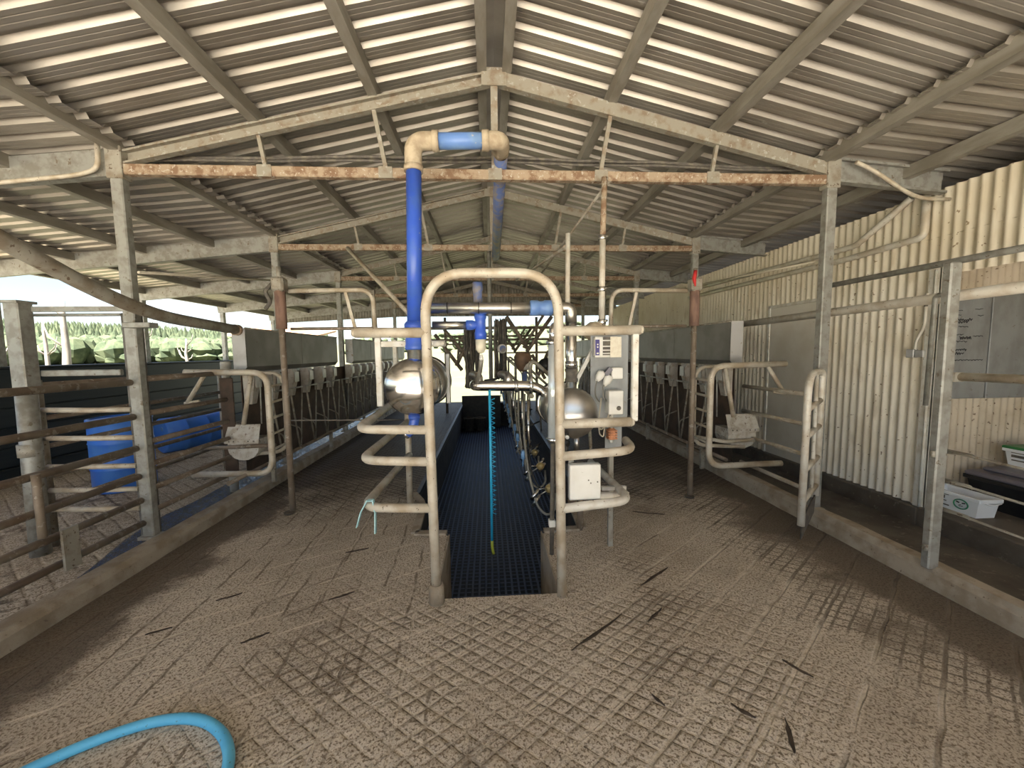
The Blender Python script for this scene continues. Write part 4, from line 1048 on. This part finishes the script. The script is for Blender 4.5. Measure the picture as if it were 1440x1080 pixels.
# ------------------------------------------------------------------ right side rails, gate and wall fittings
t = thing('gate_post', 'tall galvanised post on the right kerb nearest the camera', 'post', (2.92, 2.30, .13))
b = MB(); b.box(2.885, 2.272, .13, 2.962, 2.325, 2.13, .008); b.build('channel', 'galv', t)
for z in (.26, .89):
    b = MB(); b.tube([(2.872, 2.285, z + .04), (2.872, 2.285, z)], .012, 6); b.build('lug', 'galv_dirty', t)
t = thing('passage_rail', 'rails running along the right kerb past the near post', 'rail', (3.05, 2.5, .5))
b = MB(); b.tube([(3.075, 1.2, 1.95), (3.075, 4.5, 1.91)], .036, 12); b.build('top_rail', 'pipe_pale', t)
b = MB(); b.tube([(3.07, 1.2, 2.16), (3.07, 3.38, 2.165)], .022, 10); b.build('thin_rail', 'galv', t)
b = MB(); b.tube([(2.99, 1.2, 1.425), (2.99, 2.27, 1.412)], .026, 10); b.build('middle_rail', 'pipe', t)
for z in (.91, .715, .52):
    b = MB(); b.tube([(2.985, 2.33, z), (2.985, 2.22, z + .012), (2.985, 1.2, z - .02)], .008, 8); b.tube([(2.985, 2.32, z + .02), (2.985, 2.16, z + .02), (2.985, 2.15, z)], .007, 6, .02); b.build('wire', 'galv_dirty', t)
for z in (1.41,):
    b = MB(); b.box(2.95, 2.26, z - .03, 3.01, 2.29, z + .03); b.build('lug', 'galv_dirty', t)
# small hoop behind the post
b = MB(); b.tube([(3.02, 2.38, 1.95), (3.02, 2.46, 1.95), (3.02, 2.47, 1.2)], .014, 8, .03); solo(b, 'hoop', 'galv', 'thin bent hoop just behind the near right post', 'hoop')
t = thing('entry_gate', 'small pale ladder gate swung open on the right kerb', 'gate', (2.75, 3.1, 0))
b = MB(); b.tube([(2.60, 2.98, .12), (2.605, 2.98, 1.30), (2.72, 3.08, 1.40), (2.935, 3.215, 1.40), (2.94, 3.22, 1.30), (2.93, 3.22, .28)], .028, 12, .10, seg=6); b.build('frame', 'pipe_pale', t)
b = MB(); b.tube([(2.82, 3.14, .30), (2.82, 3.14, 1.38)], .016, 8); b.build('inner_upright', 'pipe_pale', t)
for z in (.36, .62, .90, 1.13):
    b = MB(); b.tube([(2.605, 2.98, z - .03), (2.935, 3.22, z + .02)], .024, 10); b.build('bar', 'pipe', t)
b = MB(); b.add([(2.59, 2.96, .0), (2.90, 3.19, .13), (2.93, 3.21, .30), (2.60, 2.97, .16), (2.60, 2.985, .0), (2.91, 3.215, .13), (2.94, 3.235, .30), (2.61, 2.995, .16)], [(0, 1, 2, 3), (4, 7, 6, 5), (0, 4, 5, 1), (1, 5, 6, 2), (2, 6, 7, 3), (3, 7, 4, 0)])
b.build('rubber_flap', 'cable', t)
railset('passage_fence', 3.10, 3.42, 4.5, (1.16, .86, .56, .22), .022, 'low brown rails behind the right loop gate, in front of the white door', 'pipe')
# pipes on the corrugated wall
b = MB(); b.tube([(4.04, 3.42, 3.0), (4.04, 3.42, 2.62), (4.04, 4.2, 2.60), (4.04, 7.6, 2.66)], .032, 12, .07)
solo(b, 'wall_pipe', 'pipe_pale', 'lower of two cream pipes along the corrugated wall', 'pipe', 'cream pipes on the wall')
b = MB(); b.tube([(4.04, 3.55, 3.02), (4.03, 3.62, 2.97), (4.03, 4.08, 2.72), (4.03, 4.4, 2.72), (4.03, 7.6, 2.80)], .030, 12, .05)
solo(b, 'wall_pipe', 'pipe_pale', 'upper of two cream pipes along the corrugated wall, slanting at its near end', 'pipe', 'cream pipes on the wall')
b = MB(); b.tube([(3.16, 3.24, 3.185), (3.30, 3.24, 3.13), (3.66, 3.24, 2.93), (3.82, 3.26, 2.90), (4.08, 3.27, 2.90)], .016, 8, .12)
solo(b, 'conduit', 'pipe', 'thin bent conduit running from the roof beam to the cream wall', 'conduit')
b = MB(); b.tube([(-2.93, 3.235, 3.22), (-2.94, 3.235, 3.03), (-3.10, 3.235, 2.985), (-3.72, 3.235, 2.915), (-4.6, 3.235, 2.83)], .016, 12, .07)
solo(b, 'conduit', 'pipe', 'thin bent conduit hugging the near left lean-to beam', 'conduit')
t = thing('wall_switch', 'small grey double switch on the corrugated wall with its conduit', 'switch', (4.05, 3.47, 1.5))
b = MB(); b.box(4.03, 3.43, 1.505, 4.085, 3.50, 1.585, .006); b.box(4.035, 3.35, 1.51, 4.085, 3.425, 1.575, .006); b.build('case', 'zinc_pale', t)
b = MB(); b.tube([(4.06, 3.44, 1.58), (4.06, 3.44, 1.66), (4.06, 3.375, 1.80), (4.06, 3.375, 2.10)], .013, 8, .06); b.build('conduit', 'pipe_pale', t)
b = MB(); b.lathe([(.016, 0), (.016, .02)], (4.06, 3.375, 1.98), n=10); b.build('saddle', 'cable', t)
b = MB()
for i in range(22):
    z = 1.02 - i * .03; pts = []
    for k in range(8):
        a = 2 * pi * k / 8
        pts.append((3.30 + (.008 * math.cos(a) if i % 2 else 0), 2.62 + (0 if i % 2 else .008 * math.cos(a)), z + .019 * math.sin(a)))
    b.tube(pts, .003, 5, closed=True)
b.tube([(3.28, 2.62, 1.06), (3.30, 2.62, 1.04)], .006, 6)
solo(b, 'chain', 'galv', 'steel chain hanging behind the near right post', 'chain')

# ------------------------------------------------------------------ alcove things
t = thing('notice_panel', 'grey metal panel with faint handwriting on the alcove wall', 'panel', (5.0, 3.46, 1.1))
b = MB(); b.box(4.25, 3.455, 1.10, 4.83, 3.475, 2.13, .004); b.box(4.84, 3.450, 1.10, 5.75, 3.470, 2.13, .004); b.build('sheet', 'galvpanel', t)
rnd = random.Random(11)
def scrib(x0, x1, z, amp, n):
    pts = [(x0 + (x1 - x0) * i / n, 3.452, z + amp * math.sin(i * 2.1 + rnd.random()) * rnd.uniform(.4, 1)) for i in range(n + 1)]
    b = MB()
    for p, q in zip(pts, pts[1:]): b.beam(p, q, .005, .003, (0, 1, 0))
    b.build('handwriting', 'ink', t)
scrib(4.47, 4.53, 1.95, .004, 5); scrib(4.46, 4.52, 1.905, .004, 6); scrib(4.47, 4.64, 1.86, .02, 22); scrib(4.46, 4.60, 1.84, .015, 16); scrib(4.66, 4.74, 1.96, .006, 4); scrib(4.69, 4.75, 1.90, .006, 4)
scrib(4.50, 4.60, 1.795, .008, 8); scrib(4.43, 4.56, 1.72, .006, 10); scrib(4.52, 4.64, 1.69, .02, 20); scrib(4.66, 4.76, 1.705, .006, 8); scrib(4.44, 4.60, 1.655, .01, 12)
scrib(4.45, 4.60, 1.575, .012, 18); scrib(4.45, 4.58, 1.54, .014, 16); scrib(4.44, 4.78, 1.475, .007, 30)
def tub(c, w, l, h, nm, lab, body, rot=0):
    x, y, z = c
    t = thing(nm, lab, 'tub', c)
    b = MB(); vs = []
    for zz, k in ((0, .88), (h, 1.0), (h, .94), (.01, .83)):
        for sx, sy in ((-1, -1), (1, -1), (1, 1), (-1, 1)): vs.append((x + sx * w / 2 * k, y + sy * l / 2 * k, z + zz))
    b.add(vs, [(i * 4 + k, i * 4 + (k + 1) % 4, (i + 1) * 4 + (k + 1) % 4, (i + 1) * 4 + k) for i in range(3) for k in range(4)] + [(3, 2, 1, 0), (12, 13, 14, 15)]); b.build('body', body, t)
    b = MB(); k = 1.05
    for sx in (-1, 1): b.box(x + sx * w / 2 * k - .008, y - l / 2 * k, z + h - .03, x + sx * w / 2 * k + .008, y + l / 2 * k, z + h + .004, .003)
    for sy in (-1, 1): b.box(x - w / 2 * k, y + sy * l / 2 * k - .008, z + h - .03, x + w / 2 * k, y + sy * l / 2 * k + .008, z + h + .004, .003)
    b.build('rim', body, t)
    return t
def cowlogo(t, x, y, z, r):
    """green printed ring with a simple cow-face mark, on a face looking towards -x"""
    b = MB()
    pts = [(x, y + r * math.cos(a), z + r * .8 * math.sin(a)) for a in [2 * pi * k / 28 for k in range(28)]]
    b.tube(pts, r * .10, 6, closed=True); b.build('printed_ring', 'greenink', t)
    b = MB()
    for s_ in (-1, 1): b.beam((x - .002, y + s_ * r * .20, z + r * .22), (x - .002, y + s_ * r * .62, z + r * .34), .004, r * .20, (0, 0, 1))
    b.tube([(x, y - r * .30, z - r * .2), (x, y - r * .15, z - r * .36), (x, y + r * .15, z - r * .36), (x, y + r * .30, z - r * .2)], r * .05, 6)
    b.beam((x - .002, y - r * .12, z - r * .1), (x - .002, y + r * .12, z - r * .1), .004, r * .1, (0, 0, 1)); b.build('printed_mark', 'ink', t)
t = tub((4.325, 3.190, .10), .20, .40, .175, 'feed_tub', 'white oblong tub with a green round logo on the alcove ledge', 'tub')
cowlogo(t, 4.220, 3.115, .19, .052)
b = MB(); b.beam((4.222, 3.350, .243), (4.222, 3.210, .243), .003, .012); b.beam((4.224, 3.370, .215), (4.224, 3.240, .215), .003, .030); b.beam((4.228, 3.350, .180), (4.228, 3.230, .180), .003, .008); b.beam((4.232, 3.370, .14), (4.232, 3.210, .14), .003, .010); b.build('lettering', 'cable', t)
b = MB(); b.beam((4.250, 2.994, .262), (4.410, 2.994, .262), .004, .02); b.tube([(4.240, 2.985, .255), (4.320, 2.965, .225), (4.420, 2.980, .24)], .006, 6, .04); b.build('handle', 'tub', t)
t = tub((4.90, 3.10, .10), .62, .52, .28, 'storage_crate', 'large black lidded crate on the alcove ledge', 'blackgloss')
b = MB(); b.box(4.57, 2.82, .375, 5.23, 3.38, .425, .02); b.box(4.70, 2.9, .42, 5.18, 3.34, .46, .02); b.build('lid', 'greytub', t, 'dusty grey lid')
t = tub((5.07, 3.15, .462), .24, .40, .17, 'feed_tub', 'white tub with a green lid on top of the black crate', 'tub')
b = MB(); b.box(4.935, 2.93, .622, 5.205, 3.37, .655, .01); b.build('lid', 'greenlid', t, 'green lid')
cowlogo(t, 4.948, 3.08, .54, .048)
b = MB(); b.beam((4.946, 3.30, .60), (4.946, 3.16, .60), .003, .012); b.beam((4.950, 3.30, .565), (4.950, 3.16, .565), .003, .024); b.beam((4.955, 3.30, .525), (4.955, 3.16, .525), .003, .010); b.build('lettering', 'cable', t)

# ------------------------------------------------------------------ blue wash hose in the foreground
b = MB(); b.tube([(-2.0, 1.25, .022), (-1.80, 1.475, .022), (-1.62, 1.592, .022), (-1.45, 1.652, .022), (-1.27, 1.64, .022), (-1.12, 1.55, .022), (-1.03, 1.44, .022), (-.98, 1.25, .022), (-.97, .9, .022)], .021, 14, .12, seg=6)
solo(b, 'wash_hose', 'bluehose', 'light blue wash hose curving across the near left floor', 'hose')
# droppings and scraps of muck in the scoring
rnd = random.Random(21)
spots = [((.98, 2.16), 40, .18), ((1.52, 1.72), -60, .14), ((1.10, 1.52), -50, .10), ((1.22, 1.40), 62, .16), ((.75, 1.60), -60, .07), ((1.15, 2.55), 35, .35), ((.60, 2.05), 35, .45), ((-1.0, 2.5), 30, .16), ((-1.35, 2.15), 32, .14), ((-1.75, 2.55), 30, .14), ((-1.95, 2.25), 25, .12), ((1.55, 3.6), -20, .3), ((-1.1, 3.1), 20, .18)]
for k, ((x, y), a, l) in enumerate(spots):
    b = MB(); a = math.radians(a); n = 7; vs = []
    for i in range(n + 1):
        s_ = (i / n - .5) * l; w = .010 * math.sin(pi * (i + .4) / (n + .8)) * rnd.uniform(.7, 1.3)
        cx, cy = x + s_ * math.cos(a), y + s_ * math.sin(a) + rnd.uniform(-.004, .004)
        vs += [(cx - w * math.sin(a), cy + w * math.cos(a), .002), (cx, cy, .009), (cx + w * math.sin(a), cy - w * math.cos(a), .002)]
    b.add(vs, [(3 * i + j, 3 * i + j + 1, 3 * i + j + 4, 3 * i + j + 3) for i in range(n) for j in (0, 1)], True)
    where = ['right' if x > .3 else 'left', 'near' if y < 2.2 else 'mid']
    solo(b, 'muck_streak', 'muck' if 'muck' in M else 'pipe_dark', 'dark streak of muck in the scoring of the %s %s floor' % (where[1], where[0]), 'muck', 'muck streaks on the %s %s floor' % (where[1], where[0]))

# ------------------------------------------------------------------ outdoors
def hgt(x, y):
    r = math.hypot(x, y); th = math.degrees(math.atan2(x, y))
    h = 0
    if r > 90:
        k = min(1, (r - 90) / 260); k = k * k * (3 - 2 * k)
        amp = 15 + 6 * math.sin(math.radians(th * 2.3 + 40)) + 4 * math.sin(math.radians(th * 5.1))
        h = amp * k
    return -.3 + h
b = MB()
rings = [10, 20, 24, 30, 45, 65, 90, 110, 130, 150, 175, 200, 230, 260, 300, 340, 380, 430, 500, 600]
na = 96
vs = []
inner = [(-6.62, -9.0), (-6.62, 13.6), (6.3, 13.6), (6.3, -9.0)]
cx, cy = -.1, -.6
def rectpt(a):
    dx, dy = math.sin(a), math.cos(a); hx, hy = 6.46, 13.40
    t_ = min(hx / abs(dx) if abs(dx) > 1e-9 else 1e9, hy / abs(dy) if abs(dy) > 1e-9 else 1e9)
    return cx + dx * t_, cy + dy * t_
for i in range(na):
    a = 2 * pi * i / na; x, y = rectpt(a); vs.append((x, y, -.3))
for r in rings[1:]:
    for i in range(na):
        a = 2 * pi * i / na; x, y = cx + r * math.sin(a), cy + r * math.cos(a)
        vs.append((x, y, hgt(x, y)))
fs = [(k * na + i, k * na + (i + 1) % na, (k + 1) * na + (i + 1) % na, (k + 1) * na + i) for k in range(len(rings) - 1) for i in range(na)]
b.add(vs, fs, True)
b.mi = [1 if i < na * 2 and sum(b.v[q][1] for q in b.f[i]) / 4 < 6 else 0 for i in range(len(b.f))]  # unseen ground near the shed made pale earth for warm bounce light
struct(b, 'floor_pasture', ['grass', 'earth'])
# forest on the hillside
b = MB(); rnd = random.Random(9)
def blob(b, x, y, z, r, h, pine):
    if pine:
        n = 6; vs = [(x, y, z + h)]
        for rr, zz in ((r * .55, .55), (r, .12)):
            vs += [(x + rr * math.cos(2 * pi * k / n + rr), y + rr * math.sin(2 * pi * k / n + rr), z + h * zz + rnd.uniform(-.3, .3)) for k in range(n)]
        fs = [(0, 1 + k, 1 + (k + 1) % n) for k in range(n)] + [(1 + k, 1 + (k + 1) % n, 1 + n + (k + 1) % n, 1 + n + k) for k in range(n)]
        b.add(vs, fs)
    else:
        n = 7; vs = [(x, y, z + h)]
        for rr, zz in ((.6, .86), (1, .6), (.85, .3), (.4, .1)):
            vs += [(x + r * rr * rnd.uniform(.75, 1.2) * math.cos(2 * pi * k / n), y + r * rr * rnd.uniform(.75, 1.2) * math.sin(2 * pi * k / n), z + h * zz * rnd.uniform(.9, 1.1)) for k in range(n)]
        fs = [(0, 1 + k, 1 + (k + 1) % n) for k in range(n)]
        for i in range(3): fs += [(1 + i * n + k, 1 + i * n + (k + 1) % n, 1 + (i + 1) * n + (k + 1) % n, 1 + (i + 1) * n + k) for k in range(n)]
        b.add(vs, fs)
for i in range(3600):
    th = math.radians(rnd.uniform(-66, -22)); r = 120 + 230 * rnd.random() ** 1.3
    x, y = r * math.sin(th), r * math.cos(th)
    pine = r > 190
    blob(b, x, y, hgt(x, y) - .3, rnd.uniform(1.6, 2.8) if pine else rnd.uniform(1.3, 2.9), rnd.uniform(6, 10) if pine else rnd.uniform(2.5, 6.5), pine)
solo(b, 'forest', 'crown', 'green forest covering the hillside beyond the pasture at left', 'forest', kind='stuff')
b = MB()
for i in range(160):
    th = math.radians(rnd.uniform(-20, 16)); r = 150 + 200 * rnd.random()
    x, y = r * math.sin(th), r * math.cos(th)
    blob(b, x, y, hgt(x, y) - .3, rnd.uniform(1.6, 3.2), rnd.uniform(2.5, 5), False)
solo(b, 'scrub', 'crown', 'scattered scrub on the grassy hill beyond the far end of the shed', 'scrub', kind='stuff')
def dead(x, y, h, r, lean, seed, label, forks=5):
    rnd = random.Random(seed); b = MB()
    pts = [(x + lean * h * t_ + rnd.uniform(-.12, .12) * (t_ > 0), y, -.4 + h * t_) for t_ in (0, .2, .4, .6, .8, 1)]
    b.tube(pts, [r * (1 - .55 * i / 5) for i in range(6)], 9)
    for k in range(forks):
        t_ = rnd.uniform(.45, .95); i = int(t_ * 5); p = Vector(pts[i]); s_ = rnd.choice((-1, 1)); l = h * rnd.uniform(.12, .28)
        q = p + Vector((s_ * l * .7, rnd.uniform(-.3, .3), l * .6)); e = q + Vector((s_ * l * .2, 0, l * .7))
        b.tube([p, q, e], [r * .35, r * .22, r * .08], 6)
    solo(b, 'dead_tree', 'deadwood', label, 'dead tree', 'dead trees in the pasture')
dead(-37.8, 37.0, 7.2, .34, .02, 4, 'thick bare pale trunk between the big round post and the channel post', 2)
dead(-41.2, 38.6, 5.6, .20, -.02, 5, 'slim bare dead tree just left of the thick pale trunk', 4)
dead(-43.5, 37.0, 3.2, .10, .30, 6, 'thin leaning dead stem in the pasture nearest the big round post', 0)
dead(-37.8, 45.0, 6.2, .24, .0, 8, 'branching bare dead tree left of the feed hopper end', 9)
dead(-33.5, 45.0, 4.0, .20, .0, 10, 'short bare dead tree close to the feed hopper end', 7)
t = thing('outbuilding', 'low shed with a rusty orange roof beyond the left feed hopper', 'shed', (-10.6, 20.5, -.3))
b = MB(); b.box(-12.2, 19.5, -.3, -9.0, 22.5, 2.5); b.build('walls', 'galv_dirty', t)
b = MB(); b.add([(-12.5, 19.2, 2.65), (-8.7, 19.2, 2.45), (-8.7, 22.8, 3.0), (-12.5, 22.8, 3.4), (-12.5, 19.2, 2.55), (-8.7, 19.2, 2.35), (-8.7, 22.8, 2.9), (-12.5, 22.8, 3.3)], [(0, 1, 2, 3), (4, 7, 6, 5), (0, 4, 5, 1), (1, 5, 6, 2), (2, 6, 7, 3), (3, 7, 4, 0)]); b.build('roof', 'brickroof', t)

# ------------------------------------------------------------------ light
w = bpy.data.worlds.new('World'); S.world = w; w.use_nodes = True
nt = w.node_tree; bg = nt.nodes['Background']
sky = nt.nodes.new('ShaderNodeTexSky'); sky.sky_type = 'NISHITA'; sky.sun_disc = False
sky.sun_elevation = math.radians(58); sky.sun_rotation = math.radians(215); sky.air_density = 1.0; sky.dust_density = 1.2
tc = nt.nodes.new('ShaderNodeTexCoord')
mp = nt.nodes.new('ShaderNodeMapping'); mp.inputs['Scale'].default_value = (1, 1, 3.0); nt.links.new(tc.outputs['Generated'], mp.inputs[0])
no = nt.nodes.new('ShaderNodeTexNoise'); no.inputs['Scale'].default_value = 3.2; no.inputs['Detail'].default_value = 6; no.inputs['Roughness'].default_value = .58
nt.links.new(mp.outputs[0], no.inputs['Vector'])
mr = nt.nodes.new('ShaderNodeMapRange'); mr.interpolation_type = 'SMOOTHSTEP'; mr.inputs[1].default_value = .50; mr.inputs[2].default_value = .68
nt.links.new(no.outputs['Fac'], mr.inputs[0])
mx = nt.nodes.new('ShaderNodeMix'); mx.data_type = 'RGBA'; nt.links.new(mr.outputs[0], mx.inputs[0])
nt.links.new(sky.outputs[0], mx.inputs[6]); mx.inputs[7].default_value = (6.5, 6.7, 6.9, 1)
nt.links.new(mx.outputs[2], bg.inputs['Color'])
SKY = .05; SUN = 10.
bg.inputs['Strength'].default_value = SKY
sl = bpy.data.lights.new('sun', 'SUN'); sl.energy = SUN; sl.angle = math.radians(.6); sl.color = (1, .97, .92)
so = bpy.data.objects.new('sun', sl); COL.objects.link(so)
dvec = Vector((-.10, -.40, .90))
so.rotation_euler = dvec.to_track_quat('Z', 'Y').to_euler()
vs_ = S.view_settings
S.view_settings.view_transform = 'Standard'; S.view_settings.look = 'None'
vs_.gamma = 1; vs_.use_curve_mapping = False; vs_.exposure = 2.55
S.cycles.max_bounces = 10; S.cycles.diffuse_bounces = 6; S.cycles.glossy_bounces = 4
S.cycles.sample_clamp_indirect = 8
